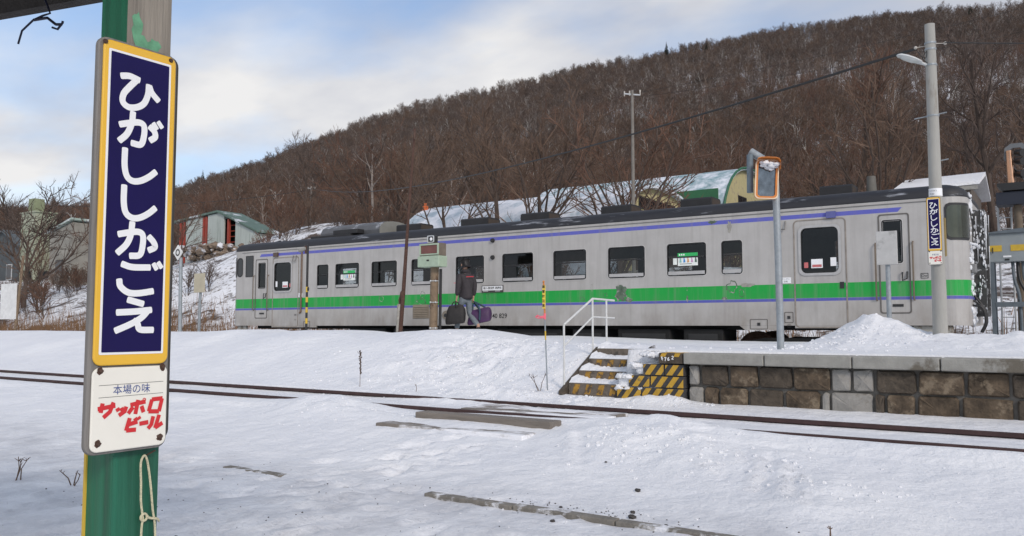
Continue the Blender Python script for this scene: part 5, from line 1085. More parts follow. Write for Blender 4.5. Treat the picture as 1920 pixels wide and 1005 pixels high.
m = MB(); m.cyl((-22.05, 18.3, 3.72), (-21.75, 18.3, 3.74), .045, .07, n=10); m.cyl((-22.05, 18.5, 3.72), (-21.75, 18.5, 3.76), .045, .07, n=10); m.build('horn', black_roof, tr, smooth=True)
# small things on the side
text('running_number', 'キハ40 829', black_p, tr, .165, frame_facing_cam_side(-11.70, YN-.0035, 1.215), .002, 'RIGHT', 1.0)
m = MB(); m.box((-12.47, YN-.02, 1.81), (-11.81, YN-.003, 1.99)); dp_ = m.build('destination_plate', M('plate_dark', (.06, .055, .05), .6), tr)
m = MB(); m.box((-12.45, YN-.024, 1.865), (-11.83, YN-.0205, 1.975)); m.build('plate_face', white_p, dp_); text('plate_text', '滝川-富良野-東鹿越', black_p, dp_, .066, frame_facing_cam_side(-12.14, YN-.0245, 1.92), .0012)
m = MB(); m.box((-12.43, YN-.0235, 1.835), (-12.27, YN-.0205, 1.858)); m.box((-12.05, YN-.0235, 1.835), (-11.90, YN-.0205, 1.858)); m.build('plate_tab', alu, dp_)
gr = MB(); gr.box((-14.79, YN-.010, 1.165), (-14.22, YN-.002, 1.54)); g_ = gr.build('grille', M('grille_tan', (.24, .20, .15), .6, 0, .15), tr)
for k in range(7): m = MB(); z_ = 1.19+k*.047; m.add([(-14.76, YN-.012, z_+.036), (-14.25, YN-.012, z_+.036), (-14.25, YN-.032, z_), (-14.76, YN-.032, z_), (-14.76, YN-.012, z_-.004), (-14.25, YN-.012, z_-.004)], [(0,1,2,3),(3,2,5,4)]); m.build('slat', MATS['grille_tan'], g_)
m = MB(); m.cyl((-13.65, YN-.02, 1.25), (-13.65, YN+.01, 1.25), .115, n=18); sp_ = m.build('filler_cap', M('cap_tan', (.22, .19, .15), .6), tr); m = MB(); m.cyl((-13.65, YN-.026, 1.245), (-13.65, YN-.021, 1.245), .05, n=12); m.build('cap_centre', trim, sp_)
for z_ in (3.13, 2.70): m = MB(); m.cyl((-12.14, YN-.05, z_), (-12.14, YN, z_), .05, .06, n=12); m.build('door_lamp', trim, tr, smooth=True)
for (a, b, c, d) in ((-5.58, -5.21, .90, 1.11), (-19.1, -18.82, .93, 1.11), (-4.87, -4.69, 1.03, 1.25)):
    m = MB(); ring(m, rrect(a, c, b, d, .02), rrect(a+.014, c+.014, b-.014, d-.014, .014), lambda q, e: (q[0], YN-e, q[1]), 0, .001, .007); ht = m.build('hatch', M('hatch_line', (.13, .12, .11), .7), tr); m = MB(); m.box(((a+b)/2-.03, YN-.012, (c+d)/2-.03), ((a+b)/2+.03, YN-.004, (c+d)/2+.03)); m.build('hatch_lock', trim, ht)
for a, b, c, d in ((-5.8, -5.0, .88, .974), (-19.32, -18.55, .925, .974)):
    m = MB(); m.prism([(a, d), (a+.12, c), (b, c), (b, d)], 'y', YN-.001, YN+.05); m.build('lower_panel', paint, tr)
text('mark', '①', black_p, tr, .09, frame_facing_cam_side(-4.78, YN-.004, .965))
# priority seat posters
for i, (a, b) in enumerate(((-17.46, 2.28), (-7.16, 2.28))):
    m = MB(); m.box((a, YN+.012, b), (a+.46, YN+.016, b+.28)); ps = m.build('seat_poster', M('poster_white', (.80, .84, .80), .5), tr)
    m = MB(); m.box((a, YN+.008, b+.205), (a+.46, YN+.0115, b+.28)); m.build('poster_band', M('poster_green', (.03, .45, .12), .5), ps)
    for k, c_ in enumerate(((.25, .5, .45), (.05, .25, .6), (.6, .3, .12), (.55, .3, .5), (.05, .12, .08))):
        m = MB(); x_ = a+.04+k*.088; m.sphere((x_+.02, YN+.010, b+.165), .014, 0, 8, 6, (1, .15, 1)); m.prism([(x_, b+.07), (x_+.05, b+.075), (x_+.035, b+.15), (x_+.01, b+.15)], 'y', YN+.0085, YN+.0112); m.build('poster_figure', M('fig%d' % k, c_, .6), ps)
    for k in range(3): m = MB(); m.box((a+.03+k*.05, YN+.0065, b+.225), (a+.06+k*.05, YN+.0078, b+.26)); m.build('poster_icon', white_p, ps)
    m = MB(); m.box((a+.05, YN+.009, b+.035), (a+.32, YN+.0112, b+.045)); m.build('poster_line', black_p, ps)
    m = MB(); m.box((a-.11, YN+.012, b+.03), (a-.02, YN+.016, b+.18)); m.build('sticker', MATS['poster_white'], tr)
# remnants of peeled stickers on the stripe
peel = M('peeled_patch', (.10, .14, .10), .8, 0, .45, 7, spot=(.36, .35, .32), spot_scale=5, spot_pos=.55); peel_g = M('glue_mark', (.30, .29, .26), .7, 0, .25, 9)
def patch(u, z, w, h, mt, seed, arch=False):
    rd = random.Random(seed); m = MB(); o = []
    for i in range(18):
        a = 2*math.pi*i/18; rr = rd.uniform(.6, 1.08); o.append((u+w/2*rr*math.cos(a), z+h/2*rr*math.sin(a)))
    k = len(o); q = [(u+(p[0]-u)*.82, z+(p[1]-z)*.82) for p in o]
    if arch: ring(m, o, q, lambda p, d: (p[0], YN-d, p[1]), 0, .0005, .0016)
    else: m.prism(o, 'y', YN-.0016, YN-.0005)
    m.build('peeled_sticker', mt, tr)
for a in ((-8.55, 1.72, .34, .46, peel, 1, False), (-8.36, 1.56, .20, .12, peel, 2, False), (-8.95, 1.68, .12, .12, peel, 3, True), (-9.55, 1.60, .16, .12, peel, 4, True), (-9.3, 1.86, .06, .20, peel_g, 14, True), (-5.95, 1.78, .26, .30, peel, 5, True), (-5.62, 1.82, .34, .10, peel_g, 6, False), (-6.12, 1.55, .16, .08, peel, 7, False), (-5.75, 1.66, .14, .2, peel, 16, True),
          (-6.35, 3.19, .24, .09, peel, 8, False), (-5.98, 3.06, .13, .30, peel_g, 9, False), (-14.45, 1.80, .22, .22, peel, 10, True), (-14.5, 1.62, .36, .18, peel, 11, True), (-15.95, 1.72, .18, .22, peel, 12, True), (-12.3, 1.72, .10, .14, peel, 13, True), (-6.95, 1.56, .05, .16, peel, 17, False), (-6.95, 1.78, .04, .1, peel, 18, True)): patch(*a)
# underframe and bogies
under = M('underframe_black', (.012, .012, .012), .8, 0, .3, 5)
m = MB(); m.box((UL+.7, 17.45, .88), (UR-.7, 19.45, 1.12)); m.build('underframe', under, tr)
for a, b, z_ in ((-17.3, -15.9, .30), (-15.6, -14.4, .25), (-13.9, -12.6, .35), (-12.1, -10.2, .25), (-9.9, -9.0, .35), (-8.7, -7.4, .28), (-7.1, -6.2, .40)):
    m = MB(); m.box((a, 17.12, z_), (b, 18.0, .90)); bx_ = m.build('equipment_box', under, tr, bevel=.03)
    m = MB(); m.box((a+.12, 17.112, z_+.10), (b-.12, 17.119, .80)); m.build('box_cover', M('box_dark_grey', (.03, .03, .03), .6), bx_)
m = MB(); m.cyl((-6.65, 17.09, .55), (-6.65, 17.12, .55), .09, n=14); m.build('round_plug', steel_l, tr)
for uc in (-19.1, -4.75):
    for sy in (17.25, 19.5): m = MB(); m.prism([(uc-1.25, .42), (uc-1.1, .33), (uc-.5, .30), (uc+.5, .30), (uc+1.1, .33), (uc+1.25, .42), (uc+1.25, .6), (uc+.6, .72), (uc-.6, .72), (uc-1.25, .6)], 'y', sy-.07, sy+.07); m.build('bogie_frame', under, tr)
    for du in (-.95, .95):
        for sy in (17.88, 19.02): m = MB(); m.cyl((uc+du, sy-.065, .43), (uc+du, sy+.065, .43), .43, n=24); m.build('wheel', rust, tr)
# seats
seat_m = M('seat_cloth', (.035, .045, .10), .9, 0, .2, 9)
for k in range(12):
    u_ = -18.2+k*1.02
    for y_ in (17.15, 18.95):
        m = MB(); m.box((u_-.06, y_, 1.58), (u_+.06, y_+.8, 2.20)); m.box((u_-.5, y_, 1.45), (u_+.5, y_+.8, 1.60)); m.build('seat', seat_m, tr, bevel=.04)
for u_ in (-18.75, -5.3): m = MB(); m.box((u_-.03, 17.1, 1.2), (u_+.03, 18.05, 3.3)); m.box((u_-.03, 18.85, 1.2), (u_+.03, 19.8, 3.3)); m.build('partition', MATS['interior_lining'], tr)
for u_ in (-21.0, -2.9): m = MB(); m.box((u_+(.35 if u_ < -10 else -.35), 17.1, 1.2), (u_+(.40 if u_ < -10 else -.30), 19.8, 3.3)); m.build('cab_bulkhead', MATS['interior_lining'], tr)

# ------------------------------------------------------------------ the man with two bags
FW = Vector((-.965, .26, 0)).normalized(); RT_ = Vector((FW.y, -FW.x, 0)); MBASE = Vector((-11.93, 15.6, .775))
def W(p): return MBASE+RT_*p[0]+FW*p[1]+Vector((0, 0, p[2]))
def skinned(name, J, E, mat, parent, sub=2, cat=None, label=None, org=None):
    """J: joint -> (point, rx, ry); E: list of joint pairs; the first joint is the root"""
    ks = list(J); o3 = ORG[parent] if parent else Vector(org)
    me = bpy.data.meshes.new(name); me.from_pydata([tuple(W(J[k][0])-o3) for k in ks], [(ks.index(a), ks.index(b)) for a, b in E], [])
    o = bpy.data.objects.new(name, me); C.objects.link(o); ORG[o] = o3
    if parent: o.parent = parent
    else: o.location = o3
    s = o.modifiers.new('skin', 'SKIN'); s.use_smooth_shade = True; s.branch_smoothing = .6
    if not me.skin_vertices: me.skin_vertices.new()
    for i, k in enumerate(ks): me.skin_vertices[0].data[i].radius = (J[k][1], J[k][2]); me.skin_vertices[0].data[i].use_root = (i == 0)
    b = o.modifiers.new('subdivision', 'SUBSURF'); b.levels = sub; b.render_levels = sub; me.materials.append(mat); return tag(o, label, cat)
man = thing('person', 'man in dark jacket and pale jeans walking left along the train, carrying two bags', 'person', MBASE)
skin_m = M('skin', (.42, .25, .18), .6); coat = M('dark_jacket', (.034, .029, .033), .8, 0, .25, 14, bump=.3, bscale=14); jean = M('pale_jeans', (.155, .18, .20), .9, 0, .22, 10, bump=.3, bscale=20)
LH, RH = (-.23, .06, .80), (.23, .0, .80)
J = dict(pelvis=((0, 0, .93), .12, .09), waist=((0, .01, 1.10), .09, .07), chest=((0, .01, 1.32), .10, .07), neck=((0, .015, 1.50), .05, .05), head0=((-.01, .045, 1.575), .065, .072), head1=((-.012, .045, 1.66), .078, .092), head2=((-.01, .035, 1.725), .045, .05), nose=((-.03, .135, 1.625), .012, .012),
    lsh=((-.15, .0, 1.34), .03, .03), lel=((-.235, -.03, 1.14), .035, .035), lwr=((-.23, .04, .88), .028, .028), lpa=((-.232, .055, .815), .03, .022), rsh=((.15, .0, 1.34), .03, .03), rel=((.235, -.03, 1.14), .035, .035), rwr=((.23, .0, .88), .028, .028), rpa=((.232, .01, .815), .03, .022),
    lhip=((-.09, 0, .88), .08, .08), lkn=((-.10, .17, .50), .055, .055), lan=((-.10, .20, .10), .04, .04), lto=((-.11, .36, .035), .035, .03), rhip=((.09, 0, .88), .08, .08), rkn=((.10, -.02, .48), .055, .055), ran=((.11, -.36, .20), .04, .04), rto=((.12, -.27, .04), .035, .03))
E_ = [('pelvis', 'waist'), ('waist', 'chest'), ('chest', 'neck'), ('neck', 'head0'), ('head0', 'head1'), ('head1', 'head2'), ('head0', 'nose'), ('chest', 'lsh'), ('lsh', 'lel'), ('lel', 'lwr'), ('lwr', 'lpa'), ('chest', 'rsh'), ('rsh', 'rel'), ('rel', 'rwr'), ('rwr', 'rpa'), ('pelvis', 'lhip'), ('lhip', 'lkn'), ('lkn', 'lan'), ('lan', 'lto'), ('pelvis', 'rhip'), ('rhip', 'rkn'), ('rkn', 'ran'), ('ran', 'rto')]
for sd, s in (('l', -1), ('r', 1)):
    bx0, by0 = J[sd+'pa'][0][0], J[sd+'pa'][0][1]
    for k in range(4):
        dy = (-1.5+k)*.019; J['%sf%da' % (sd, k)] = ((bx0+s*.008, by0+dy, .765+.004*abs(k-1.5)), .0095, .0095); J['%sf%db' % (sd, k)] = ((bx0-s*.018, by0+dy, .745), .0085, .0085); J['%sf%dc' % (sd, k)] = ((bx0-s*.03, by0+dy, .765), .0075, .0075)
        E_ += [(sd+'pa', '%sf%da' % (sd, k)), ('%sf%da' % (sd, k), '%sf%db' % (sd, k)), ('%sf%db' % (sd, k), '%sf%dc' % (sd, k))]
    J[sd+'ta'] = ((bx0-s*.022, by0+.038, .80), .010, .010); J[sd+'tb'] = ((bx0-s*.03, by0+.036, .77), .009, .009); E_ += [(sd+'pa', sd+'ta'), (sd+'ta', sd+'tb')]
skinned('body', J, E_, skin_m, man)
jk = dict(chest=((0, .0, 1.30), .20, .15), waist=((0, .0, 1.08), .195, .15), hem=((0, -.005, .90), .20, .155), hem2=((0, -.005, .80), .20, .155), coll=((0, .01, 1.44), .17, .135), neck=((0, .02, 1.545), .105, .105), lsh=((-.20, 0, 1.39), .095, .10), lel=((-.24, -.03, 1.14), .072, .075), lwr=((-.235, .03, .895), .052, .055), rsh=((.20, 0, 1.39), .095, .10), rel=((.24, -.03, 1.14), .072, .075), rwr=((.235, .0, .895), .052, .055))
skinned('jacket', jk, [('chest', 'waist'), ('waist', 'hem'), ('hem', 'hem2'), ('chest', 'coll'), ('coll', 'neck'), ('chest', 'lsh'), ('lsh', 'lel'), ('lel', 'lwr'), ('chest', 'rsh'), ('rsh', 'rel'), ('rel', 'rwr')], coat, man)
tz = dict(top=((0, 0, .96), .135, .11), seat=((0, -.01, .86), .145, .115), lth=((-.095, .04, .76), .088, .092), lkn=((-.10, .17, .50), .068, .07), lan=((-.10, .20, .11), .062, .068), rth=((.095, -.01, .76), .088, .092), rkn=((.10, -.02, .48), .068, .07), ran=((.11, -.345, .20), .06, .065))
skinned('jeans', tz, [('top', 'seat'), ('seat', 'lth'), ('lth', 'lkn'), ('lkn', 'lan'), ('seat', 'rth'), ('rth', 'rkn'), ('rkn', 'ran')], jean, man)
skinned('hair', dict(b=((-.006, .010, 1.66), .098, .100), a=((-.004, -.01, 1.585), .082, .07), c=((-.008, .03, 1.735), .075, .085), d=((-.01, .095, 1.745), .05, .035)), [('b', 'a'), ('b', 'c'), ('c', 'd')], M('black_hair', (.012, .010, .010), .55, 0, .2, 30), man)
for s, a, t in ((-1, 'lan', 'lto'), (1, 'ran', 'rto')):
    p0, p1 = J[a][0], J[t][0]; skinned('shoe', dict(h=((p0[0], p0[1]-.03, p0[2]-.04), .05, .045), m=((p0[0], (p0[1]+p1[1])/2, (p0[2]+p1[2])/2-.015), .05, .04), t=((p1[0], p1[1], p1[2]), .042, .03)), [('h', 'm'), ('m', 't')], black_p, man)
def ear(s): m = MB(); c = W((s*.082-.01, .04, 1.635)); m.sphere(c, .03, 0, 8, 6, (.6, .6, 1.1)); m.build('ear', skin_m, man, smooth=True)
ear(-1); ear(1)
def on_back(x, z, d=-.160): return W((x, d+.10*abs(x)**1.4*1.6, z))
m = MB()
for k in range(10):
    x0 = -.10+k*.022; m.add([on_back(x0, 1.345+.05*x0), on_back(x0+.017, 1.345+.05*x0), on_back(x0+.017, 1.365+.05*x0), on_back(x0, 1.365+.05*x0)], [(0, 1, 2, 3)])
m.build('back_logo', M('logo_red', (.60, .04, .06), .6), man, recalc=False)
m = MB(); p = W((-.335, -.005, 1.20)); m.obox(p-FW*.03, p+FW*.03, .012, .022); m.build('sleeve_badge', M('badge_pink', (.6, .25, .25), .6), man)
# bags
def bag_solid(name, label, c, L, H, D, mat, tilt, taper=.8):
    AX = Vector((.90, .44, 0)).normalized()
    t = thing(name, label, 'bag', c-Vector((0, 0, H/2))); m = MB(); sec = []
    n = 24; rows = []
    ax = AX; sx = Vector((-AX.y, AX.x, 0))
    for j, (zz, ww) in enumerate(((-.5, .82), (-.47, .95), (-.30, 1.02), (0, 1.0), (.25, .93), (.42, taper), (.5, taper*.82))):
        for i in range(n):
            a = 2*math.pi*i/n; e = .45; cx = math.copysign(abs(math.cos(a))**e, math.cos(a)); cy = math.copysign(abs(math.sin(a))**e, math.sin(a))
            zw = zz*H+tilt*cx*L/2*ww; bul = 1+.05*math.sin(3*a+zz*4); rows.append(c+ax*(cx*L/2*ww*bul)+sx*(cy*D/2*(ww if zz < .3 else ww*.6)*bul)+Vector((0, 0, zw)))
    fs = [(j*n+i, j*n+(i+1) % n, (j+1)*n+(i+1) % n, (j+1)*n+i) for j in range(6) for i in range(n)]+[tuple(range(n)), tuple(6*n+i for i in range(n))]
    m.add(rows, fs); m.build('bag_body', mat, t, smooth=True); return t
bk = M('black_nylon', (.018, .016, .016), .7, 0, .3, 9, bump=.4, bscale=18); pu = M('purple_nylon', (.055, .020, .075), .6, 0, .3, 7, bump=.4, bscale=16); tl = M('teal_strap', (.03, .065, .09), .7, 0, .2, 12)
hb = W((LH[0]-.02, LH[1]+.0, .46)); b1 = bag_solid('black_bag', 'black soft carry bag in the left hand of the man', hb, .46, .44, .20, bk, .10, .78)
for q in (-.05, .05):
    m = MB(); m.tube(catmull([hb+FW*-.10+RT_*q+Vector((0, 0, .17)), hb+FW*-.05+RT_*q*.7+Vector((0, 0, .28)), W((LH[0]-.008, LH[1], .765)), hb+FW*.05+RT_*q*.7+Vector((0, 0, .28)), hb+FW*.10+RT_*q+Vector((0, 0, .19))], 5), .013, 6); m.build('handle', bk, b1, smooth=True)
hb = W((RH[0]+.06, RH[1]-.17, .43)); b2 = bag_solid('purple_duffel_bag', 'purple duffel bag with teal straps in the right hand of the man', hb, .56, .34, .26, pu, .22, .86)
for q in (-.09, .09):
    m = MB(); m.tube(catmull([hb+FW*-.13+RT_*q*1.2+Vector((0, 0, -.10)), hb+FW*-.13+RT_*q*1.2+Vector((0, 0, .16)), W((RH[0]+.0, RH[1]-.02, .765)), hb+FW*.13+RT_*q*1.2+Vector((0, 0, .13)), hb+FW*.13+RT_*q*1.2+Vector((0, 0, -.12))], 6), .022, 6); m.build('strap', tl, b2, smooth=True)

# ------------------------------------------------------------------ buildings behind the line
def barrel_barn(name, label, u0, u1, yc, half, z0, zt, wall, roof, wins, sign=None, trim_m=None):
    t = thing(name, label, 'barn', ((u0+u1)/2, yc, z0)); n = 20; sec = []
    for i in range(n+1):
        a = math.pi*i/n; c = math.cos(a); s_ = math.sin(a); sec.append((yc-half*math.copysign(abs(c)**.8, c), z0+(zt-z0)*s_**.75))
    m = MB(); k = n+1; m.add([(u0, y, z) for y, z in sec]+[(u1+.35, y, z) for y, z in sec]+[(u0, yc+(y-yc)*.98, z-.12) for y, z in sec]+[(u1+.35, yc+(y-yc)*.98, z-.12) for y, z in sec], [(i, i+1, k+i+1, k+i) for i in range(n)]+[(2*k+i, 2*k+i+1, 3*k+i+1, 3*k+i) for i in range(n)]+[(k+i, k+i+1, 3*k+i+1, 3*k+i) for i in range(n)])
    m.build('roof', roof, t, smooth=True)
    m = MB(); m.poly([(u1, yc+(y-yc)*.975, z-.1) for y, z in sec]); m.poly([(u0+.2, yc+(y-yc)*.975, z-.1) for y, z in sec]); m.build('gable_wall', wall, t, recalc=False)
    if trim_m: m = MB(); m.tube([(u1+.36, y, z+.02) for y, z in sec], .09, 6); m.build('gable_trim', trim_m, t)
    for (y0, y1, a, b) in wins:
        m = MB(); m.box((u1-.02, y0, a), (u1+.05, y1, b)); w = m.build('window', trim, t); 
        nb_ = max(1, int((y1-y0)/.9))
        for q in range(nb_): m = MB(); d = (y1-y0)/nb_; m.box((u1+.03, y0+q*d+.06, a+.06), (u1+.056, y0+(q+1)*d-.06, b-.06)); m.build('pane', dark_glass, w)
    return t
cream_w = M('cream_cladding', (.46, .41, .22), .8, 0, .1, 1.2, spot=(.36, .31, .2), spot_scale=1.2, spot_pos=.6)
barn_roof = M('snowy_barn_roof', (.36, .45, .52), .7, 0, .15, .8, spot=(.78, .80, .85), spot_scale=.9, spot_pos=.47, spot_soft=.2)
barn_roof2 = M('teal_barn_roof', (.20, .33, .36), .6, 0, .2, 1.0, spot=(.75, .78, .84), spot_scale=.8, spot_pos=.50, spot_soft=.2)
green_tr = M('green_trim', (.03, .13, .07), .6)
bA = barrel_barn('barrel_barn', 'long barrel roofed barn with snowy roof and cream gable, left of the other one', -31, -17.5, 39.3, 5.3, 3.4, 8.05, cream_w, barn_roof, [(36.8, 41.2, 6.75, 7.35)], trim_m=None)
m = MB()
rd = random.Random(8)
m.box((-17.5, 36.4, 3.4), (-17.43, 42.3, 6.0)); m.build('barn_door', M('barn_door_brown', (.07, .05, .04), .8), bA)  # door in one even dark brown
for k in range(5): m = MB(); y_ = 38.0+k*.42; m.box((-17.47, y_, 6.28), (-17.41, y_+.3, 6.50)); m.build('sign_letter', M('pale_red', (.55, .15, .15), .6), bA)
bB = barrel_barn('barrel_barn', 'cream and green barrel roofed barn behind the traffic mirror', -36, -20, 61.5, 7.5, 4.0, 12.7, cream_w, barn_roof2, [(58.8, 60.6, 9.5, 10.5), (63.5, 65.3, 9.5, 10.5)], trim_m=green_tr)
m = MB(); m.box((-36, 53.80, 4.0), (-19.7, 53.95, 10.3)); m.build('side_cladding', M('green_cladding', (.03, .14, .06), .6, 0, .2, 1), bB)
sh = thing('snowy_shed', 'low shed with a snow covered roof behind the concrete lamp pole', 'shed', (-4, 34, 3.4))
m = MB(); m.box((-5.1, 33.6, 3.3), (-2.9, 37.5, 5.95)); m.build('wall', M('shed_wood', (.12, .10, .085), .9, 0, .3, 3), sh)
m = MB(); m.add([(-5.4, 33.2, 5.92), (-2.6, 33.2, 5.98), (-2.6, 36, 6.7), (-5.4, 36, 6.65), (-5.4, 38, 5.9), (-2.6, 38, 5.95)]+[(-5.4, 33.2, 6.04), (-2.6, 33.2, 6.10), (-2.6, 36, 6.84), (-5.4, 36, 6.79), (-5.4, 38, 6.03), (-2.6, 38, 6.08)], [(0,1,2,3),(3,2,5,4),(6,7,8,9),(9,8,11,10),(0,1,7,6),(1,2,8,7),(2,5,11,8),(5,4,10,11),(4,3,9,10),(3,0,6,9)]); m.build('roof', snow_roof_m, sh)
m = MB(); m.box((-5.35, 33.15, 5.80), (-2.65, 33.25, 5.93)); m.build('eave_board', concrete, sh)
# green shed on the left
gs = thing('green_shed', 'pale green tin shed with dark openings and red posts, left of the train', 'shed', (-51, 38, 6))
tin = M('pale_green_tin', (.45, .50, .47), .6, 0, .08, 1.5, spot=(.28, .33, .30), spot_scale=.8, spot_pos=.6, stretch=(6, 1, .3)); red_m = M('red_lead_paint', (.34, .055, .035), .6, 0, .2, 3)
top = lambda u: np.interp(u, [-56, -50.7, -46.4], [8.72, 9.12, 7.42])
for a, b in ((-54.5, -52.55), (-51.9, -50.05), (-48.75, -46.5)):
    bot = 5.6; m = MB(); m.prism([(a, bot), (b, bot), (b, top(b)-.05)]+([(-50.7, top(-50.7)-.05)] if a < -50.7 < b else [])+[(a, top(a)-.05)], 'y', 37.0, 37.12); m.build('wall_panel', tin, gs)
m = MB(); m.prism([(-56, 5.4), (-46.5, 5.4), (-46.5, 7.3), (-50.7, 8.95), (-56, 8.55)], 'y', 38.4, 38.5); m.build('dark_interior', M('dark_inside', (.012, .010, .009), .9), gs)
m = MB(); m.prism([(-56.2, 8.70), (-50.7, 9.12), (-46.2, 7.38), (-46.2, 7.50), (-50.7, 9.26), (-56.2, 8.84)], 'y', 36.85, 39.0); m.build('roof', M('green_tin_roof', (.10, .16, .13), .6, 0, .2, 1, spot=(.7, .73, .78), spot_scale=.7, spot_pos=.56), gs)
m = MB(); m.box((-46.6, 37.13, 5.4), (-46.5, 38.9, 7.35)); m.build('side_wall', tin, gs)
for a in (-55.2, -54.75, -52.4, -52.1, -49.55): m = MB(); m.box((a-.09, 36.98, 5.3), (a+.09, 37.15, top(a)-.1)); m.build('red_post', red_m, gs)
for z_ in (6.9, 7.3, 7.7, 8.1):
    for a, b in ((-52.5, -51.95), (-50.0, -48.8)): m = MB(); m.box((a, 37.3, z_), (b, 37.36, z_+.06)); m.build('crossbar', red_m, gs)
m = MB(); rd = random.Random(77)
for k in range(150): lump(m, (rd.gauss(-49.8, 1.2), 35.6+rd.gauss(0, .6), 5.6+rd.random()*.9), rd.uniform(.12, .4), rd, 6, 4, .7)
m.build('rubble_heap', M('rubble', (.22, .17, .13), .95, 0, .4, 3, spot=(.7, .72, .76), spot_scale=1.2, spot_pos=.55), label='heap of rubble and dirty snow below the green shed', cat='heap', kind='stuff')
# tower and sheds at the far left
tw = thing('plant_tower', 'tall pale green yellow industrial tower behind the spreading tree', 'tower', (-83.2, 42, 4))
tow = M('tower_cladding', (.34, .36, .27), .8, 0, .12, .8, spot=(.30, .34, .24), spot_scale=.6, spot_pos=.55)
m = MB(); m.box((-86.0, 40, 6.4), (-83.2, 42, 12.1)); m.build('tower_body', tow, tw); m = MB(); m.box((-85.3, 40.3, 12.17), (-84.2, 41.3, 13.5)); m.build('tower_head', M('tower_head_green', (.22, .25, .15), .8, 0, .15, 1), tw)
m = MB(); m.box((-86.15, 39.9, 12.02), (-83.05, 42.1, 12.16)); m.build('ledge', tow, tw)
for a in (-85.8, -83.4): m = MB(); m.box((a-.2, 40.02, 2.2), (a+.2, 40.5, 6.4)); m.build('leg', tow, tw)
for z_ in (8.3, 10.2): m = MB(); m.box((-86.02, 39.95, z_), (-83.18, 39.99, z_+.06)); m.build('seam', M('seam_dark', (.2, .22, .15), .8), tw)
m = MB(); m.box((-85.6, 40.1, 4.2), (-83.6, 40.25, 4.45)); m.build('brace', tow, tw)
s2 = thing('grey_plant_shed', 'grey shed with a pale green sloping roof right of the tower', 'shed', (-79.5, 42, 4))
m = MB(); m.prism([(-81.5, 3.0), (-77.5, 3.0), (-77.5, 10.7), (-81.5, 9.8)], 'y', 40.6, 44); m.build('wall', M('grey_board', (.26, .25, .22), .9, 0, .3, .8), s2)
m = MB(); m.prism([(-81.9, 9.85), (-77.2, 10.9), (-77.2, 11.08), (-81.9, 10.03)], 'y', 40.3, 44.2); m.build('roof', M('pale_green_roof', (.33, .42, .37), .7, 0, .15, 1, spot=(.7, .74, .76), spot_scale=.6, spot_pos=.52), s2)
m = MB(); m.box((-80.2, 40.53, 6.0), (-78.9, 40.59, 7.2)); w = m.build('window', trim, s2); m = MB(); m.box((-80.1, 40.50, 6.1), (-79.0, 40.529, 7.1)); m.build('pane', dark_glass, w)
s3 = thing('dark_plant_building', 'dark building at the left edge beside the tower', 'building', (-92, 41, 4))
m = MB(); m.prism([(-96, 2.5), (-87.2, 2.5), (-87.2, 9.0), (-90.5, 10.6), (-96, 9.0)], 'y', 40.5, 48); m.build('wall', M('dark_cladding', (.07, .08, .085), .8, 0, .3, .8), s3)
m = MB(); m.prism([(-96.3, 8.85), (-90.5, 10.6), (-86.9, 8.85), (-86.9, 9.02), (-90.5, 10.8), (-96.3, 9.02)], 'y', 40.2, 48.3); m.build('roof', M('slate_roof', (.10, .12, .13), .7, 0, .2), s3)
for a in (-94.5, -92.3, -89.6): m = MB(); m.box((a, 40.42, 5.6), (a+1.1, 40.49, 7.2)); w = m.build('window', steel_l, s3); m = MB(); m.box((a+.1, 40.39, 5.7), (a+1.0, 40.419, 7.1)); m.build('pane', dark_glass, w)

# ------------------------------------------------------------------ poles and wires beyond the line
def pole_or_trunk(u, y, zt, r, lab, arm=True, mat=conc_pole):
    z0 = hh(u, y); t = thing('pole_or_trunk', lab, 'pole', (u, y, z0)); m = MB(); m.cyl((u, y, z0-.5), (u, y, zt), r*1.25, r*.8, n=10); m.build('shaft', mat, t, smooth=True)
    if arm:
        m = MB(); m.obox((u-.30, y-.1, zt-.12), (u+.30, y+.1, zt-.22), .05, .05); m.build('crossarm', steel_l, t)
        for q in (-.3, -.1, .3): m = MB(); m.cyl((u+q, y+q*.3, zt-.22), (u+q, y+q*.3, zt-.02), .022, .034, n=8); m.build('insulator', MATS['porcelain'], t)
    return t
pole_or_trunk(-14.25, 29.5, 10.35, .068, 'tall slim grey utility pole with crossarm left of the cream barn', mat=M('old_pole_grey', (.20, .185, .165), .9, 0, .2, 4))
pole_or_trunk(-49.9, 45, 12.05, .10, 'distant utility pole behind the roof tank of the train', mat=bark_pale)
pole_or_trunk(-38.0, 45, 10.9, .08, 'thin brown dead tree trunk behind the train, right of the leaning rusty pole', False, bark)  # a dead tree trunk, drawn with the pole builder
op = thing('orange_marker', 'orange snow marker on a white mound above the train roof', 'marker', (-30.6, 38.2, 6))
z0 = hh(-30.9, 36.5); m = MB(); m.tube([(-30.9, 36.5, z0-.3), (-30.88, 36.5, 8.05)], .09, 8); m.build('pole', M('orange_paint', (.65, .14, .03), .6), op)
m = MB(); m.box((-31.05, 36.45, 7.45), (-30.7, 36.55, 7.9)); m.build('plate', MATS['orange_paint'], op)
def wire(name, lab, p0, p1, sag, r=.008, n=26):
    m = MB(); p0, p1 = Vector(p0), Vector(p1); m.tube([p0.lerp(p1, i/n)-Vector((0, 0, sag*4*(i/n)*(1-i/n))) for i in range(n+1)], r, 5); return m.build(name, blk_pole, org=p0, label=lab, cat='wire')
wire('power_line', 'dark sagging cable running from the concrete pole far to the left', (-1.755, 13.03, 4.99), (-49.9, 45, 11.9), 1.0, .021)
wire('power_line', 'cable leaving the concrete pole towards the right edge', (-1.375, 12.95, 4.98), (14, 22, 6.3), .5, .009)
wire('power_line', 'faint wire in front of the hill left of the distant pole', (-49.9, 45, 11.8), (-66, 33, 10.4), .5, .02)
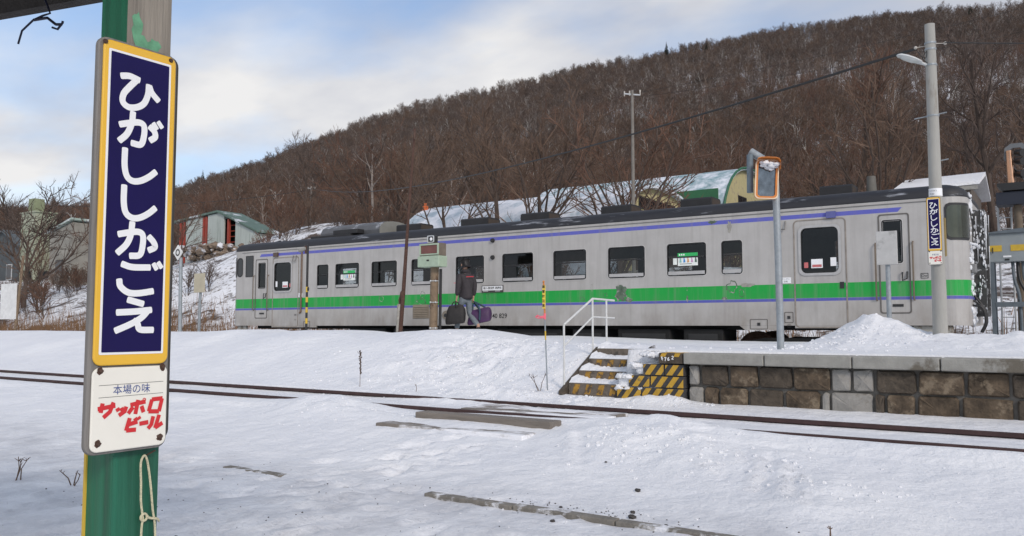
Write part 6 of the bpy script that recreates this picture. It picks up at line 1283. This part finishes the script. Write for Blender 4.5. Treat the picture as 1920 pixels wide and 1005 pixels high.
wire('power_line', 'upper faint wire crossing the hill right of the slim grey pole', (-14.25, 29.5, 10.2), (12, 36, 14.5), .5, .006)
wire('power_line', 'lower faint wire crossing the hill right of the slim grey pole', (-14.25, 29.5, 10.05), (12, 36, 13.2), .6, .006)
# ------------------------------------------------------------------ signalling gear right of the train
cb_ = thing('relay_box', 'grey steel relay cabinet with yellow marks on legs at the right edge', 'cabinet', (-.9, 22.0, -.1))
rb_m = M('cabinet_grey', (.27, .30, .31), .5, 0, .1, 4); bar_m = M('frame_blue_grey', (.12, .145, .165), .6, 0, .2, 5)
gz = hh(-.9, 22.1)
m = MB(); m.box((-1.56, 21.75, 2.42), (-.25, 22.35, 3.08)); bx_ = m.build('cabinet_body', rb_m, cb_, bevel=.015)
m = MB(); m.prism([(-1.60, 3.07), (-.21, 3.07), (-.21, 3.10), (-.90, 3.17), (-1.60, 3.10)], 'y', 21.70, 22.40); m.build('cabinet_roof', bar_m, cb_)
for a, b in ((-1.552, -1.31), (-1.14, -.80)): m = MB(); m.box((a, 21.742, 2.66), (b, 21.748, 2.80)); m.build('yellow_mark', yel_pole, bx_)
m = MB(); m.cyl((-1.49, 21.72, 2.62), (-1.49, 21.72, 2.75), .012, n=6); m.build('handle', trim, bx_)
m = MB(); m.box((-1.29, 21.742, 2.52), (-1.13, 21.748, 2.56)); m.build('name_tag', white_p, bx_); m = MB(); m.box((-1.26, 21.742, 2.45), (-1.17, 21.748, 2.49)); m.build('name_tag', black_p, bx_)
for a, b in ((-1.52, 21.8), (-.30, 21.8), (-1.52, 22.3), (-.30, 22.3)): m = MB(); m.box((a-.04, b-.04, gz-.3), (a+.04, b+.04, 2.42)); m.build('leg', bar_m, cb_)
for z_ in (1.40, .55): m = MB(); m.box((-1.47, 21.77, z_), (-.35, 21.83, z_+.11)); m.build('cross_rail', bar_m, cb_)
for k, a in enumerate((-1.12, -1.02, -.92)): m = MB(); m.tube(catmull([(a, 21.9, 2.42), (a+.03, 21.85, 2.0), (a+.12+.05*k, 21.85, 1.5), (a+.13, 21.9, gz-.1)], 5), .035, 8); m.build('cable', MATS['frame_blue_grey'] if k != 1 else blk_pole, cb_)
sg = thing('railway_signal', 'railway signal on a pole at the right edge, sunset glint coloured into its lamp case', 'signal', (-.95, 23.0, -.1)); gz = hh(-.95, 23.0)
m = MB(); m.cyl((-1.02, 23.0, gz-.4), (-1.02, 23.0, 4.35), .10, .085, n=12); m.build('mast', M('mast_tan', (.16, .125, .09), .8, 0, .25, 4), sg, smooth=True)
m = MB(); m.box((-1.45, 22.75, 3.85), (-.55, 23.3, 4.15)); m.build('foot_basket', M('basket_navy', (.02, .025, .04), .7), sg)
m = MB(); m.prism([(-1.42, 4.30), (-1.30, 4.18), (-.7, 4.18), (-.5, 4.30), (-.5, 4.36), (-1.42, 4.36)], 'y', 22.7, 23.3); m.build('hood', black_p, sg)
m = MB(); m.cyl((-1.12, 22.85, 4.30), (-1.15, 22.85, 5.15), .085, .065, n=16); m.build('lamp_case', M('sunset_glint_metal', (.55, .30, .18), .22, 1., .15, 6), sg, smooth=True)  # sunset reflection put into the case's metal colour
m = MB(); ring(m, [(-1.26, 4.95), (-1.24, 5.22), (-1.12, 5.32), (-.88, 5.32), (-.76, 5.22), (-.74, 4.36)], [(-1.16, 4.95), (-1.15, 5.15), (-1.08, 5.22), (-.92, 5.22), (-.86, 5.15), (-.84, 4.36)], lambda q, d: (q[0], 22.95-d, q[1]), 0, 0, .08); m.build('back_plate', M('signal_grey', (.15, .16, .17), .5), sg)
for z_ in (4.6, 4.9, 5.1): m = MB(); m.cyl((-1.0, 22.95, z_), (-.86, 22.8, z_-.03), .08, .09, n=12); m.build('visor', black_p, sg)
lad = thing('signal_ladder', 'white steel ladder behind the relay cabinet', 'ladder', (-1.36, 23.4, -.1))
for a in (-1.46, -1.18): m = MB(); m.tube([(a, 23.4, gz-.3), (a, 23.4, 4.2)], .025, 6); m.build('ladder_rail', steel_l, lad)
for k in range(15): m = MB(); z_ = .1+k*.27; m.cyl((-1.46, 23.4, z_), (-1.18, 23.4, z_), .014, n=6); m.build('rung', steel_l, lad)

# the wood is drawn last, once everything it stands on is in place
for o_, g_n in LATE: o_.modifiers.new('scatter', 'NODES').node_group = g_n
